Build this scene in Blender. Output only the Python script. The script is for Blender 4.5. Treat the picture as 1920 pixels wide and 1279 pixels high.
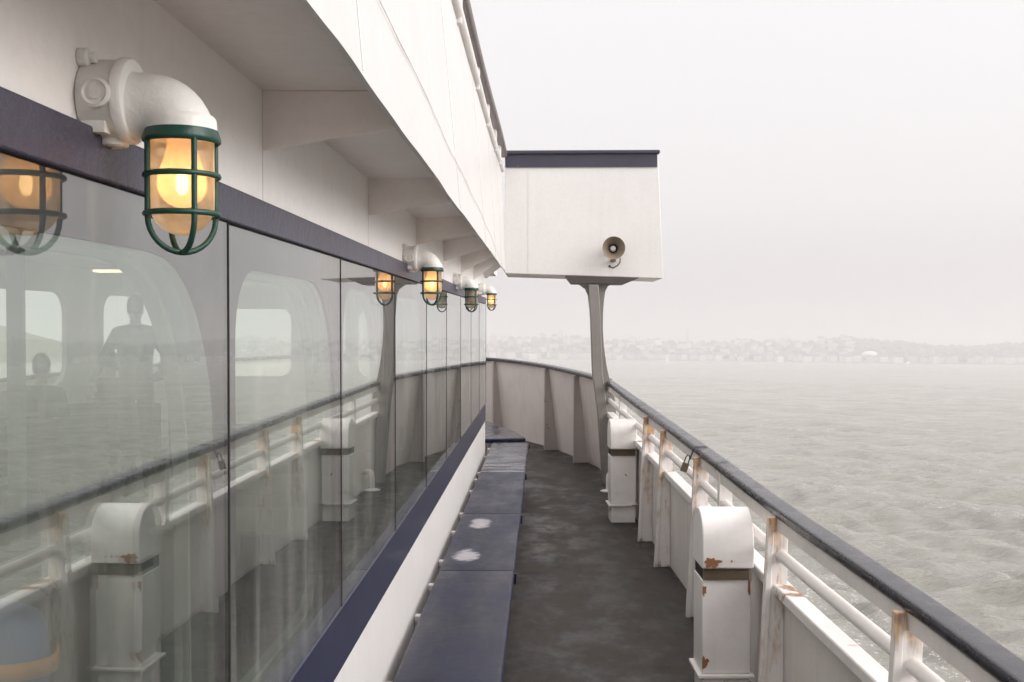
import bpy, bmesh, math, random
import numpy as np
from mathutils import Vector, Matrix, noise as mnoise
R = math.radians
random.seed(7)
for o in list(bpy.data.objects): bpy.data.objects.remove(o)
scn = bpy.context.scene
COL = scn.collection

# ------------------------------------------------------------------ ship frame
# The ferry is built level in its own frame (x starboard, y forward, z up from the deck);
# at the end every ferry object is pitched and heeled a little on the water.
SHIP = Matrix.Translation((0, 0, 6.1)) @ Matrix.Rotation(R(-0.6), 4, 'Y') @ Matrix.Rotation(R(1.89), 4, 'X')

# ------------------------------------------------------------------ camera, sky, sun
cam_d = bpy.data.cameras.new('camera'); cam = bpy.data.objects.new('camera', cam_d); COL.objects.link(cam)
cam_d.sensor_width = 36; cam_d.lens = 37.5; cam_d.clip_start = 0.05; cam_d.clip_end = 20000
cam.matrix_world = SHIP @ Matrix.Translation((0, 0, 1.89)) @ Matrix.Rotation(R(1.63), 4, 'Z') @ Matrix.Rotation(R(89.0), 4, 'X')
scn.camera = cam

SUN_EL, SUN_AZ = R(25), R(110)      # azimuth measured clockwise from +y: sun over the starboard quarter
W = bpy.data.worlds.new('World'); scn.world = W; W.use_nodes = True
nt = W.node_tree; nt.nodes.clear()
wo = nt.nodes.new('ShaderNodeOutputWorld')
sky = nt.nodes.new('ShaderNodeTexSky'); sky.sky_type = 'NISHITA'; sky.sun_disc = False
sky.sun_elevation = SUN_EL; sky.sun_rotation = SUN_AZ; sky.dust_density = 8; sky.air_density = 1.0
hs = nt.nodes.new('ShaderNodeHueSaturation'); hs.inputs['Saturation'].default_value = 0.12
nt.links.new(sky.outputs[0], hs.inputs['Color'])
b1 = nt.nodes.new('ShaderNodeBackground'); b1.inputs['Strength'].default_value = 0.05
nt.links.new(hs.outputs[0], b1.inputs['Color'])
tc = nt.nodes.new('ShaderNodeTexCoord'); sp = nt.nodes.new('ShaderNodeSeparateXYZ')
nt.links.new(tc.outputs['Generated'], sp.inputs[0])
cr = nt.nodes.new('ShaderNodeValToRGB'); nt.links.new(sp.outputs['Z'], cr.inputs[0])
e = cr.color_ramp.elements
e[0].position = 0.0; e[0].color = (.245, .237, .242, 1)
e[1].position = 1.0; e[1].color = (1.0, .955, .94, 1)
for p, c in ((.14, (.365, .352, .358, 1)), (.34, (.395, .382, .387, 1)), (.50, (.62, .60, .595, 1))):
    k = e.new(p); k.color = c
b2 = nt.nodes.new('ShaderNodeBackground'); nt.links.new(cr.outputs[0], b2.inputs['Color']); b2.inputs['Strength'].default_value = 1.0
ad = nt.nodes.new('ShaderNodeAddShader'); nt.links.new(b1.outputs[0], ad.inputs[0]); nt.links.new(b2.outputs[0], ad.inputs[1])
nt.links.new(ad.outputs[0], wo.inputs['Surface'])

sl = bpy.data.lights.new('sun', 'SUN'); sl.energy = .58; sl.angle = R(45); sl.color = (1, .94, .91)
so = bpy.data.objects.new('sun', sl); COL.objects.link(so)
sd = Vector((math.sin(SUN_AZ) * math.cos(SUN_EL), math.cos(SUN_AZ) * math.cos(SUN_EL), math.sin(SUN_EL)))
so.rotation_euler = sd.to_track_quat('Z', 'Y').to_euler(); so.location = (40, -30, 60)

vs = scn.view_settings; vs.view_transform = 'Standard'; vs.look = 'None'; vs.exposure = 0.96; vs.gamma = 1.0
scn.cycles.max_bounces = 10; scn.cycles.transparent_max_bounces = 24; scn.cycles.volume_bounces = 2
scn.cycles.sample_clamp_indirect = 6

# ------------------------------------------------------------------ node helpers
def new_mat(name):
    m = bpy.data.materials.new(name); m.use_nodes = True
    t = m.node_tree; return m, t, t.nodes['Principled BSDF'], t.nodes['Material Output']
def setv(t, sock, v):
    if isinstance(v, bpy.types.NodeSocket): t.links.new(v, sock)
    elif isinstance(v, (tuple, list)) and len(v) == 3 and sock.type == 'RGBA': sock.default_value = (*v, 1)
    else: sock.default_value = v
def coords(t, kind='Object', scale=(1, 1, 1), rnd=False):
    c = t.nodes.new('ShaderNodeTexCoord'); m = t.nodes.new('ShaderNodeMapping')
    t.links.new(c.outputs[kind], m.inputs[0]); m.inputs['Scale'].default_value = scale
    if rnd:
        oi = t.nodes.new('ShaderNodeObjectInfo'); mu = t.nodes.new('ShaderNodeMath'); mu.operation = 'MULTIPLY'
        t.links.new(oi.outputs['Random'], mu.inputs[0]); mu.inputs[1].default_value = 57.0
        cb = t.nodes.new('ShaderNodeCombineXYZ')
        for i in range(3): t.links.new(mu.outputs[0], cb.inputs[i])
        t.links.new(cb.outputs[0], m.inputs['Location'])
    return m.outputs[0]
def nz(t, vec, scale, detail=4, rough=.55, dist=0.0):
    n = t.nodes.new('ShaderNodeTexNoise'); t.links.new(vec, n.inputs['Vector'])
    n.inputs['Scale'].default_value = scale; n.inputs['Detail'].default_value = detail
    n.inputs['Roughness'].default_value = rough; n.inputs['Distortion'].default_value = dist
    return n.outputs['Fac']
def ramp(t, fac, a, b, lo=0.0, hi=1.0, smooth=True):
    n = t.nodes.new('ShaderNodeMapRange'); t.links.new(fac, n.inputs['Value'])
    n.interpolation_type = 'SMOOTHSTEP' if smooth else 'LINEAR'
    for k, v in (('From Min', a), ('From Max', b), ('To Min', lo), ('To Max', hi)): n.inputs[k].default_value = v
    return n.outputs[0]
def mth(t, op, a, b=None):
    n = t.nodes.new('ShaderNodeMath'); n.operation = op; setv(t, n.inputs[0], a)
    if b is not None: setv(t, n.inputs[1], b)
    return n.outputs[0]
def mixc(t, f, a, b):
    n = t.nodes.new('ShaderNodeMix'); n.data_type = 'RGBA'
    setv(t, n.inputs['Factor'], f); setv(t, n.inputs[6], a); setv(t, n.inputs[7], b)
    return n.outputs[2]
def bump(t, b, h, strength=.2, dist=.01):
    n = t.nodes.new('ShaderNodeBump'); n.inputs['Strength'].default_value = strength; n.inputs['Distance'].default_value = dist
    t.links.new(h, n.inputs['Height']); t.links.new(n.outputs[0], b.inputs['Normal']); return n
def sep(t, vec):
    n = t.nodes.new('ShaderNodeSeparateXYZ'); t.links.new(vec, n.inputs[0]); return n.outputs

def paint(name, col=(.82, .78, .76), dirt=.25, rust=.0, streak=.15, rough=.42, post=False, bumpy=.12):
    """old ship's paint: grime, run-off streaks, rust blooming through"""
    m, t, b, _ = new_mat(name)
    v = coords(t, rnd=True); vs_ = coords(t, scale=(14, 14, .8), rnd=True)
    grime = ramp(t, nz(t, v, 2.3, 6, .6), .38, .72)
    fine = nz(t, v, 34, 4, .6)
    runs = ramp(t, nz(t, vs_, 1.0, 4, .6), .48, .78)
    c = mixc(t, mth(t, 'MULTIPLY', grime, dirt), col, tuple(x * .66 for x in col))
    c = mixc(t, mth(t, 'MULTIPLY', runs, streak), c, (col[0] * .62, col[1] * .56, col[2] * .48))
    c = mixc(t, ramp(t, fine, .35, .75, 0, .10), c, tuple(x * .55 for x in col))
    pits = ramp(t, nz(t, v, 60, 2, .5), .74, .78)
    c = mixc(t, mth(t, 'MULTIPLY', pits, min(1, .25 + rust)), c, (.16, .10, .07))
    if rust > 0:
        msk = ramp(t, nz(t, v, 3.1, 8, .66, .3), .70 - .16 * rust, .74 - .14 * rust)
        rc = mixc(t, nz(t, v, 26, 4), (.42, .20, .08), (.20, .085, .035))
        c = mixc(t, msk, c, rc)
    if post:
        z = sep(t, coords(t))[2]
        n1 = nz(t, coords(t, scale=(22, 22, 4), rnd=True), 1.0, 5, .62)
        top = ramp(t, mth(t, 'ADD', mth(t, 'MULTIPLY', z, 1.0), mth(t, 'MULTIPLY', n1, .75)), 1.12, 1.40)
        bot = ramp(t, mth(t, 'ADD', mth(t, 'MULTIPLY', z, -2.2), n1), .44, .60)
        mid = mth(t, 'MULTIPLY', ramp(t, n1, .50, .66), ramp(t, z, .1, .75, .25, .9))
        stain = mth(t, 'MAXIMUM', mth(t, 'MAXIMUM', top, bot), mid)
        rc = mixc(t, ramp(t, nz(t, v, 18, 4), .4, .62), (.62, .36, .13), (.22, .095, .04))
        c = mixc(t, mth(t, 'MULTIPLY', stain, .85), c, rc)
    t.links.new(c, b.inputs['Base Color']); b.inputs['Roughness'].default_value = rough
    hgt = mth(t, 'ADD', nz(t, v, 90, 3), mth(t, 'MULTIPLY', nz(t, v, 7, 3), 2.0))
    bump(t, b, hgt, bumpy, .004)
    return m

M = {}
M['white'] = paint('white_paint')
M['white_clean'] = paint('white_hull_paint', (.64, .618, .604), .12, .0, .10)
M['white_rust'] = paint('rusty_white_paint', rust=.55, dirt=.3)
M['white_chip'] = paint('chipped_white_paint', rust=.22, dirt=.25)
M['white_post'] = paint('rust_streaked_white_paint', rust=.25, dirt=.3, post=True)
M['soffit'] = paint('grimy_white_paint', (.90, .835, .80), .15, 0, .04, .6)
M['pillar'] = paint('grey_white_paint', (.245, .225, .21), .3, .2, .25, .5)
M['bulwark'] = paint('bulwark_paint', (.78, .725, .70), .3, .1, .22, .5)
M['rib_shade_rust'] = paint('rusty_rib_shade_paint', (.50, .455, .43), .3, .35, .3, .5)  # rusty bulwark paint, darkened so the ribs carry their shade in the colour
M['navy'] = paint('navy_paint', (.055, .050, .078), .45, .10, .30, .42, bumpy=.6)
M['navy_gloss'] = paint('navy_gloss_paint', (.050, .038, .048), .2, 0, .08, .55)
M['inner'] = paint('cabin_lining', (.66, .64, .61), .1, 0, .03, .5)
M['wall_white'] = paint('cabin_wall_paint', (.90, .86, .83), .08, 0, .10, .5)
M['sill'] = paint('blue_sill_paint', (.017, .020, .046), .25, 0, .12, .30)
M['wing'] = paint('wing_paint', (.78, .755, .74), .10, .03, .08)
M['trim'] = paint('grey_trim', (.34, .33, .32), .2, 0, .1, .5)
M['lamp_white'] = paint('lamp_paint', (.80, .775, .74), .35, .05, .2, .4, bumpy=.35)
M['green'] = paint('green_guard_paint', (.008, .055, .038), .4, 0, .1, .4, bumpy=.3)
M['oldrail'] = paint('weathered_rail', (.17, .145, .14), .6, .2, .4, .6)
M['dark'] = paint('dark_metal', (.05, .045, .042), .4, .3, .2, .5)
M['brass'] = paint('tarnished_brass', (.16, .12, .085), .4, 0, .1, .35)
M['horn'] = paint('beige_horn_paint', (.22, .175, .125), .3, 0, .1, .5)

# worn rail cap: navy, chipped to white flecks, pale sheen on top
def mat_cap():
    m, t, b, _ = new_mat('chipped_navy_cap')
    v = coords(t)
    f = nz(t, v, 55, 5, .7); g = nz(t, v, 3.0, 4)
    chip = mth(t, 'MULTIPLY', ramp(t, f, .68, .71), ramp(t, g, .56, .64))
    c = mixc(t, ramp(t, nz(t, v, 9, 5), .35, .7), (.020, .018, .026), (.028, .025, .034))
    c = mixc(t, chip, c, (.6, .58, .56)); t.links.new(c, b.inputs['Base Color'])
    t.links.new(ramp(t, nz(t, v, 12, 4), .3, .7, .24, .32), b.inputs['Roughness'])
    bump(t, b, nz(t, v, 160, 2), .04, .001); return m
M['cap'] = mat_cap()

def mat_deck():
    m, t, b, _ = new_mat('worn_deck_coating')
    v = coords(t); vx = coords(t, scale=(1.9, 1.2, 1))
    a = nz(t, vx, 1.6, 6, .62); f = nz(t, v, 160, 3, .6); g = nz(t, vx, 6, 5, .65)
    c = mixc(t, ramp(t, a, .42, .66), (.011, .0092, .0086), (.052, .040, .034))
    c = mixc(t, ramp(t, g, .50, .76, 0, .6), c, (.095, .078, .066))
    c = mixc(t, ramp(t, f, .42, .72, 0, .55), c, (.105, .092, .084))
    c = mixc(t, mth(t, 'MULTIPLY', ramp(t, nz(t, coords(t, scale=(1.6, 1.1, 1)), 2.4, 7, .7, .6), .52, .68), .65), c, (.012, .010, .0095))
    speck = ramp(t, nz(t, v, 95, 2, .5), .775, .79)
    c = mixc(t, mth(t, 'MULTIPLY', speck, ramp(t, nz(t, v, 2, 2), .45, .65)), c, (.6, .58, .55))
    s = sep(t, v)
    tot = None
    for (x0, y0, rx, ry) in ((.03, 9.75, .26, .42), (.01, 8.95, .20, .34)):
        dx = mth(t, 'DIVIDE', mth(t, 'SUBTRACT', s[0], x0), rx); dy = mth(t, 'DIVIDE', mth(t, 'SUBTRACT', s[1], y0), ry)
        d = mth(t, 'SQRT', mth(t, 'ADD', mth(t, 'MULTIPLY', dx, dx), mth(t, 'MULTIPLY', dy, dy)))
        k = ramp(t, mth(t, 'ADD', d, mth(t, 'MULTIPLY', g, .9)), 1.25, .55)
        tot = k if tot is None else mth(t, 'MAXIMUM', tot, k)
    c = mixc(t, mth(t, 'MULTIPLY', tot, mth(t, 'MULTIPLY', ramp(t, g, .3, .7), .6)), c, (.34, .32, .30))
    t.links.new(c, b.inputs['Base Color'])
    t.links.new(ramp(t, a, .34, .66, .30, .78), b.inputs['Roughness']); b.inputs['Specular IOR Level'].default_value = .3
    bump(t, b, mth(t, 'ADD', f, mth(t, 'MULTIPLY', g, 1.5)), .5, .004); return m
M['deck'] = mat_deck()

def mat_seat():
    m, t, b, _ = new_mat('navy_bench_vinyl')
    v = coords(t); vx = coords(t, scale=(3, 1, 1), rnd=True)
    a = nz(t, vx, 1.7, 5, .6); f = nz(t, v, 120, 3)
    c = mixc(t, ramp(t, a, .35, .72), (.007, .0085, .0235), (.016, .018, .041))
    c = mixc(t, ramp(t, nz(t, coords(t, scale=(1, 5, 1), rnd=True), 3, 5, .65), .60, .85, 0, .5), c, (.05, .046, .056))
    t.links.new(c, b.inputs['Base Color'])
    t.links.new(ramp(t, a, .3, .75, .34, .55), b.inputs['Roughness']); b.inputs['Specular IOR Level'].default_value = .32
    bump(t, b, mth(t, 'ADD', f, mth(t, 'MULTIPLY', nz(t, v, 6, 3), 6)), .22, .003); return m
M['seat'] = mat_seat()
def mat_seat_worn():
    m = M['seat'].copy(); m.name = 'worn_bench_vinyl'; t = m.node_tree; b = t.nodes['Principled BSDF']
    old = b.inputs['Base Color'].links[0].from_socket
    v = coords(t); s = sep(t, v); g = nz(t, v, 9, 6, .7); gl = nz(t, coords(t, scale=(1, 6, 1)), 16, 4, .7); tot = None
    for (x0, y0, rx, ry) in ((-.085, .36, .10, .26), (-.06, 1.36, .09, .24)):
        dx = mth(t, 'DIVIDE', mth(t, 'SUBTRACT', s[0], x0), rx); dy = mth(t, 'DIVIDE', mth(t, 'SUBTRACT', s[1], y0), ry)
        d = mth(t, 'SQRT', mth(t, 'ADD', mth(t, 'MULTIPLY', dx, dx), mth(t, 'MULTIPLY', dy, dy)))
        k = ramp(t, mth(t, 'ADD', d, mth(t, 'MULTIPLY', g, 1.9)), 1.85, 1.35)
        tot = k if tot is None else mth(t, 'MAXIMUM', tot, k)
    tot = mth(t, 'MULTIPLY', tot, ramp(t, gl, .36, .5, .35, 1))
    t.links.new(mixc(t, mth(t, 'MULTIPLY', tot, .8), old, (.46, .44, .46)), b.inputs['Base Color']); return m
M['seat_worn'] = mat_seat_worn()
def mat_seat_wet():
    m = M['seat'].copy(); m.name = 'wet_bench_vinyl'; t = m.node_tree; b = t.nodes['Principled BSDF']
    w = nz(t, coords(t, scale=(1.2, 2.6, 1), rnd=True), 2.2, 3, .5)
    t.links.new(ramp(t, w, .42, .58, .06, .34), b.inputs['Roughness']); return m
M['seat_wet'] = mat_seat_wet()

def mat_glass():
    m, t, b, out = new_mat('salt_streaked_window_glass'); t.nodes.remove(b)
    tr = t.nodes.new('ShaderNodeBsdfTransparent'); tr.inputs[0].default_value = (.90, .94, .915, 1)
    gl = t.nodes.new('ShaderNodeBsdfGlossy'); gl.inputs['Roughness'].default_value = 0.0; gl.inputs[0].default_value = (.95, .96, .95, 1)
    df = t.nodes.new('ShaderNodeBsdfDiffuse'); df.inputs[0].default_value = (.72, .70, .68, 1)
    ge = t.nodes.new('ShaderNodeNewGeometry'); dt = t.nodes.new('ShaderNodeVectorMath'); dt.operation = 'DOT_PRODUCT'
    t.links.new(ge.outputs['Normal'], dt.inputs[0]); t.links.new(ge.outputs['Incoming'], dt.inputs[1])
    k = mth(t, 'POWER', mth(t, 'SUBTRACT', 1.0, mth(t, 'ABSOLUTE', dt.outputs['Value'])), 4.2)
    R0 = .15                                   # reflecting solar film on the glass
    rf = mth(t, 'MULTIPLY', mth(t, 'ADD', mth(t, 'MULTIPLY', k, 1 - R0), R0), mth(t, 'SUBTRACT', 1.0, ge.outputs['Backfacing']))
    m1 = t.nodes.new('ShaderNodeMixShader'); t.links.new(rf, m1.inputs[0])
    t.links.new(tr.outputs[0], m1.inputs[1]); t.links.new(gl.outputs[0], m1.inputs[2])
    v = coords(t, scale=(1, 26, 1.1), rnd=True); v2 = coords(t, rnd=True)
    runs = ramp(t, nz(t, v, 1.0, 5, .6), .50, .85, .008, .12)
    film = ramp(t, nz(t, v2, 1.3, 4), .42, .75, .0, .05)
    spots = ramp(t, nz(t, v2, 70, 2), .76, .79, 0, .12)
    d = mth(t, 'ADD', mth(t, 'ADD', runs, film), spots)
    m2 = t.nodes.new('ShaderNodeMixShader'); t.links.new(d, m2.inputs[0]); t.links.new(m1.outputs[0], m2.inputs[1]); t.links.new(df.outputs[0], m2.inputs[2])
    t.links.new(m2.outputs[0], out.inputs['Surface']); return m
M['glass'] = mat_glass()
def mat_hazy(name, lo, hi):
    m, t, b, out = new_mat(name); t.nodes.remove(b)
    tr = t.nodes.new('ShaderNodeBsdfTransparent'); tr.inputs[0].default_value = (.93, .96, .93, 1)
    df = t.nodes.new('ShaderNodeBsdfDiffuse'); df.inputs[0].default_value = (.50, .50, .47, 1)
    tl = t.nodes.new('ShaderNodeBsdfTranslucent'); tl.inputs[0].default_value = (.62, .63, .6, 1)
    m0 = t.nodes.new('ShaderNodeMixShader'); m0.inputs[0].default_value = .25; t.links.new(df.outputs[0], m0.inputs[1]); t.links.new(tl.outputs[0], m0.inputs[2])
    v = coords(t, scale=(1, 7, .7), rnd=True); v2 = coords(t, rnd=True)
    f = mth(t, 'ADD', ramp(t, nz(t, v, 1.0, 6, .62), .3, .8, lo, hi), ramp(t, nz(t, v2, .8, 3), .35, .7, -.04, .06))
    mx = t.nodes.new('ShaderNodeMixShader'); t.links.new(f, mx.inputs[0]); t.links.new(tr.outputs[0], mx.inputs[1]); t.links.new(m0.outputs[0], mx.inputs[2])
    ge = t.nodes.new('ShaderNodeNewGeometry'); dt = t.nodes.new('ShaderNodeVectorMath'); dt.operation = 'DOT_PRODUCT'
    t.links.new(ge.outputs['Normal'], dt.inputs[0]); t.links.new(ge.outputs['Incoming'], dt.inputs[1])
    k = mth(t, 'POWER', mth(t, 'SUBTRACT', 1.0, mth(t, 'ABSOLUTE', dt.outputs['Value'])), 4.2)
    gl = t.nodes.new('ShaderNodeBsdfGlossy'); gl.inputs['Roughness'].default_value = 0.0; gl.inputs[0].default_value = (.92, .95, .92, 1)
    m3 = t.nodes.new('ShaderNodeMixShader'); t.links.new(mth(t, 'ADD', mth(t, 'MULTIPLY', k, .68), .32), m3.inputs[0])
    t.links.new(mx.outputs[0], m3.inputs[1]); t.links.new(gl.outputs[0], m3.inputs[2])
    t.links.new(m3.outputs[0], out.inputs['Surface']); return m
M['hazy'] = mat_hazy('scratched_hazy_inner_glazing', .05, .14)
M['hazier'] = mat_hazy('clouded_inner_glazing', .06, .17)
def mat_jar(name, tint, fac):
    m, t, b, out = new_mat(name); t.nodes.remove(b)
    tr = t.nodes.new('ShaderNodeBsdfTransparent'); tr.inputs[0].default_value = (*tint, 1)
    gl = t.nodes.new('ShaderNodeBsdfGlossy'); gl.inputs['Roughness'].default_value = 0.04
    lw = t.nodes.new('ShaderNodeLayerWeight'); lw.inputs[0].default_value = .25
    m1 = t.nodes.new('ShaderNodeMixShader'); t.links.new(mth(t, 'MULTIPLY', lw.outputs['Fresnel'], fac), m1.inputs[0])
    t.links.new(tr.outputs[0], m1.inputs[1]); t.links.new(gl.outputs[0], m1.inputs[2])
    tl = t.nodes.new('ShaderNodeBsdfTranslucent'); tl.inputs[0].default_value = (.9, .85, .78, 1)
    m2 = t.nodes.new('ShaderNodeMixShader'); v = coords(t)
    t.links.new(ramp(t, nz(t, v, 18, 4), .35, .75, .32, .46), m2.inputs[0]); t.links.new(m1.outputs[0], m2.inputs[1]); t.links.new(tl.outputs[0], m2.inputs[2])
    t.links.new(m2.outputs[0], out.inputs['Surface']); return m
M['jar'] = mat_jar('lamp_globe_glass', (.84, .77, .66), .9)
def mat_emit(name, col, s):
    m, t, b, _ = new_mat(name); b.inputs['Base Color'].default_value = (*col, 1)
    b.inputs['Emission Color'].default_value = (*col, 1); b.inputs['Emission Strength'].default_value = s
    b.inputs['Roughness'].default_value = .5; return m
M['core'] = mat_emit('lit_filament', (1, .72, .34), 9.0)
def mat_bulb():
    m, t, b, out = new_mat('glowing_frosted_bulb'); t.nodes.remove(b)
    em = t.nodes.new('ShaderNodeEmission'); em.inputs[0].default_value = (1, .42, .15, 1); em.inputs[1].default_value = .30
    tl = t.nodes.new('ShaderNodeBsdfTranslucent'); tl.inputs[0].default_value = (1, .80, .62, 1)
    df = t.nodes.new('ShaderNodeBsdfDiffuse'); df.inputs[0].default_value = (.5, .42, .34, 1)
    a0 = t.nodes.new('ShaderNodeAddShader'); t.links.new(em.outputs[0], a0.inputs[0]); t.links.new(tl.outputs[0], a0.inputs[1])
    m0 = t.nodes.new('ShaderNodeMixShader'); m0.inputs[0].default_value = .2; t.links.new(a0.outputs[0], m0.inputs[1]); t.links.new(df.outputs[0], m0.inputs[2])
    tr = t.nodes.new('ShaderNodeBsdfTransparent')
    mx = t.nodes.new('ShaderNodeMixShader'); mx.inputs[0].default_value = .75
    t.links.new(tr.outputs[0], mx.inputs[1]); t.links.new(m0.outputs[0], mx.inputs[2]); t.links.new(mx.outputs[0], out.inputs['Surface']); return m
M['bulb_on'] = mat_bulb()
M['bulb_off'] = paint('frosted_bulb', (.55, .52, .48), .1, 0, 0, .3)
M['ceil_light'] = mat_emit('ceiling_light_diffuser', (1, .82, .55), 1.4)

def flat(name, col, rough=.6, var=.25, sc=8):
    m, t, b, _ = new_mat(name)
    v = coords(t, rnd=True); n = nz(t, v, sc, 5, .6)
    t.links.new(mixc(t, ramp(t, n, .3, .7), tuple(c * (1 - var) for c in col), tuple(min(1, c * (1 + var)) for c in col)), b.inputs['Base Color'])
    b.inputs['Roughness'].default_value = rough; return m
M['skin'] = flat('skin', (.42, .26, .19), .5, .08)
M['hair'] = flat('dark_hair', (.03, .022, .018), .5)
M['jacket'] = flat('dark_jacket', (.045, .045, .05)); M['coat'] = flat('brown_coat', (.07, .055, .045)); M['shirt'] = flat('grey_fleece', (.10, .10, .105))
M['trousers'] = flat('dark_trousers', (.03, .03, .035)); M['shoe'] = flat('dark_shoe', (.02, .018, .016))
M['tabletop'] = flat('pale_laminate', (.24, .23, .21), .35, .05); M['floor'] = flat('cabin_floor', (.09, .09, .085), .5)
M['bagblue'] = flat('blue_canvas', (.05, .10, .30), .8); M['bagorange'] = flat('orange_webbing', (.80, .28, .04), .8)
M['hull_white'] = flat('gelcoat', (.8, .8, .8), .3, .03); M['sail'] = flat('sailcloth', (.85, .84, .82), .7, .03)
M['roof'] = flat('house_roof', (.16, .13, .12)); M['tree_far'] = flat('far_foliage', (.045, .06, .035), .8, .4, .2)
for i, c in enumerate([(.62, .58, .54), (.70, .68, .66), (.55, .47, .42), (.60, .56, .46), (.45, .44, .45)]): M['wall%d' % i] = flat('house_wall_%s' % 'abcde'[i], c, .7, .06)
def mat_mesh():
    m, t, b, _ = new_mat('rusty_expanded_metal'); v = coords(t, rnd=True)
    t.links.new(mixc(t, nz(t, v, 40, 4), (.34, .25, .15), (.10, .07, .045)), b.inputs['Base Color']); b.inputs['Roughness'].default_value = .7; return m
M['mesh'] = mat_mesh()
M['black'] = flat('dark_recess', (.012, .011, .010), .9)

# ------------------------------------------------------------------ mesh helpers
def box(bm, x0, x1, y0, y1, z0, z1):
    v = [bm.verts.new((x, y, z)) for x in (x0, x1) for y in (y0, y1) for z in (z0, z1)]
    for f in ((0, 1, 3, 2), (4, 6, 7, 5), (0, 4, 5, 1), (2, 3, 7, 6), (0, 2, 6, 4), (1, 5, 7, 3)): bm.faces.new([v[i] for i in f])
    return v
def prism(bm, pts, axis, a0, a1):
    """2D outline pushed along an axis: pts are the two other coordinates in xyz order"""
    def P(p, a): l = list(p); l.insert(axis, a); return l
    A = [bm.verts.new(P(p, a0)) for p in pts]; B = [bm.verts.new(P(p, a1)) for p in pts]
    bm.faces.new(A); bm.faces.new(B[::-1])
    n = len(pts)
    for i in range(n): bm.faces.new((A[i], B[i], B[(i + 1) % n], A[(i + 1) % n]))
def tube(bm, pts, r, seg=10, closed=False):
    pts = [Vector(p) for p in pts]; n = len(pts); rs = r if isinstance(r, (list, tuple)) else [r] * n
    rings = []; up = None
    for i, p in enumerate(pts):
        if closed: d = pts[(i + 1) % n] - pts[i - 1]
        else: d = pts[min(i + 1, n - 1)] - pts[max(i - 1, 0)]
        d.normalize()
        if up is None: up = d.orthogonal().normalized()
        else: up = (up - d * up.dot(d)).normalized()
        s = d.cross(up)
        rings.append([bm.verts.new(p + (up * math.cos(2 * math.pi * k / seg) + s * math.sin(2 * math.pi * k / seg)) * rs[i]) for k in range(seg)])
    for i in range(n if closed else n - 1):
        a, b = rings[i], rings[(i + 1) % n]
        for k in range(seg): bm.faces.new((a[k], a[(k + 1) % seg], b[(k + 1) % seg], b[k]))
    if not closed: bm.faces.new(rings[0][::-1]); bm.faces.new(rings[-1])
def lathe(bm, prof, seg=28, mat=None, cap=False):
    mat = mat or Matrix.Identity(4); rings = []
    for (r, z) in prof:
        if r < 1e-6: rings.append([bm.verts.new(mat @ Vector((0, 0, z)))])
        else: rings.append([bm.verts.new(mat @ Vector((r * math.cos(2 * math.pi * k / seg), r * math.sin(2 * math.pi * k / seg), z))) for k in range(seg)])
    for a, b in zip(rings, rings[1:]):
        for k in range(seg):
            q = [a[k % len(a)], a[(k + 1) % len(a)], b[(k + 1) % len(b)], b[k % len(b)]]
            u = [];
            for w in q:
                if w not in u: u.append(w)
            if len(u) > 2: bm.faces.new(u)
    if cap:
        for rr in (rings[0], rings[-1]):
            if len(rr) > 2: bm.faces.new(rr)
def sweep(bm, path, sect, closed_section=True):
    """path: list of (x, y, z, nx, ny) with outward normal; sect: outline in (n, z)"""
    rings = [[bm.verts.new((x + nx * a, y + ny * a, z + b)) for (a, b) in sect] for (x, y, z, nx, ny) in path]
    m = len(sect)
    for a, b in zip(rings, rings[1:]):
        for k in range(m): bm.faces.new((a[k], b[k], b[(k + 1) % m], a[(k + 1) % m]))
    bm.faces.new(rings[0]); bm.faces.new(rings[-1][::-1])
def obj(name, bm, mat, parent=None, loc=None, bevel=0, smooth=32):
    bmesh.ops.recalc_face_normals(bm, faces=bm.faces[:])
    me = bpy.data.meshes.new(name); bm.to_mesh(me); bm.free()
    for m in (mat if isinstance(mat, (list, tuple)) else [mat]): me.materials.append(m)
    for p in me.polygons: p.use_smooth = True
    me.set_sharp_from_angle(angle=R(smooth))
    o = bpy.data.objects.new(name, me); COL.objects.link(o)
    if parent is not None:
        o.parent = parent
        if loc is None and parent.get('_abs'):       # parts drawn in ferry coordinates under an Empty at the thing's base
            o.location = -base_of(parent)
    if loc is not None: o.location = loc
    if bevel:
        b = o.modifiers.new('bevel', 'BEVEL'); b.width = bevel; b.segments = 2; b.limit_method = 'ANGLE'; b.angle_limit = R(40)
    return o
def base_of(o):
    v = Vector((0, 0, 0))
    while o is not None: v += o.location; o = o.parent
    return v
def tag(o, label=None, cat=None, group=None, kind=None):
    for k, v in (('label', label), ('category', cat), ('group', group), ('kind', kind)):
        if v: o[k] = v
    return o
def thing(name, label, cat, loc=(0, 0, 0), rz=0, group=None, absolute=False):
    o = bpy.data.objects.new(name, None); COL.objects.link(o); o.location = loc; o.rotation_euler = (0, 0, rz)
    o.empty_display_size = .2; tag(o, label, cat, group)
    if absolute: o['_abs'] = 1
    return o
def dup(root, loc, rz=0, label=None):
    r = root.copy(); COL.objects.link(r); r.location = loc; r.rotation_euler = (0, 0, rz)
    if label: r['label'] = label
    for ch in list(root.children):
        c = ch.copy(); COL.objects.link(c); c.parent = r
        for g in list(ch.children):
            d = g.copy(); COL.objects.link(d); d.parent = c
    return r
nb = bmesh.new
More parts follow.
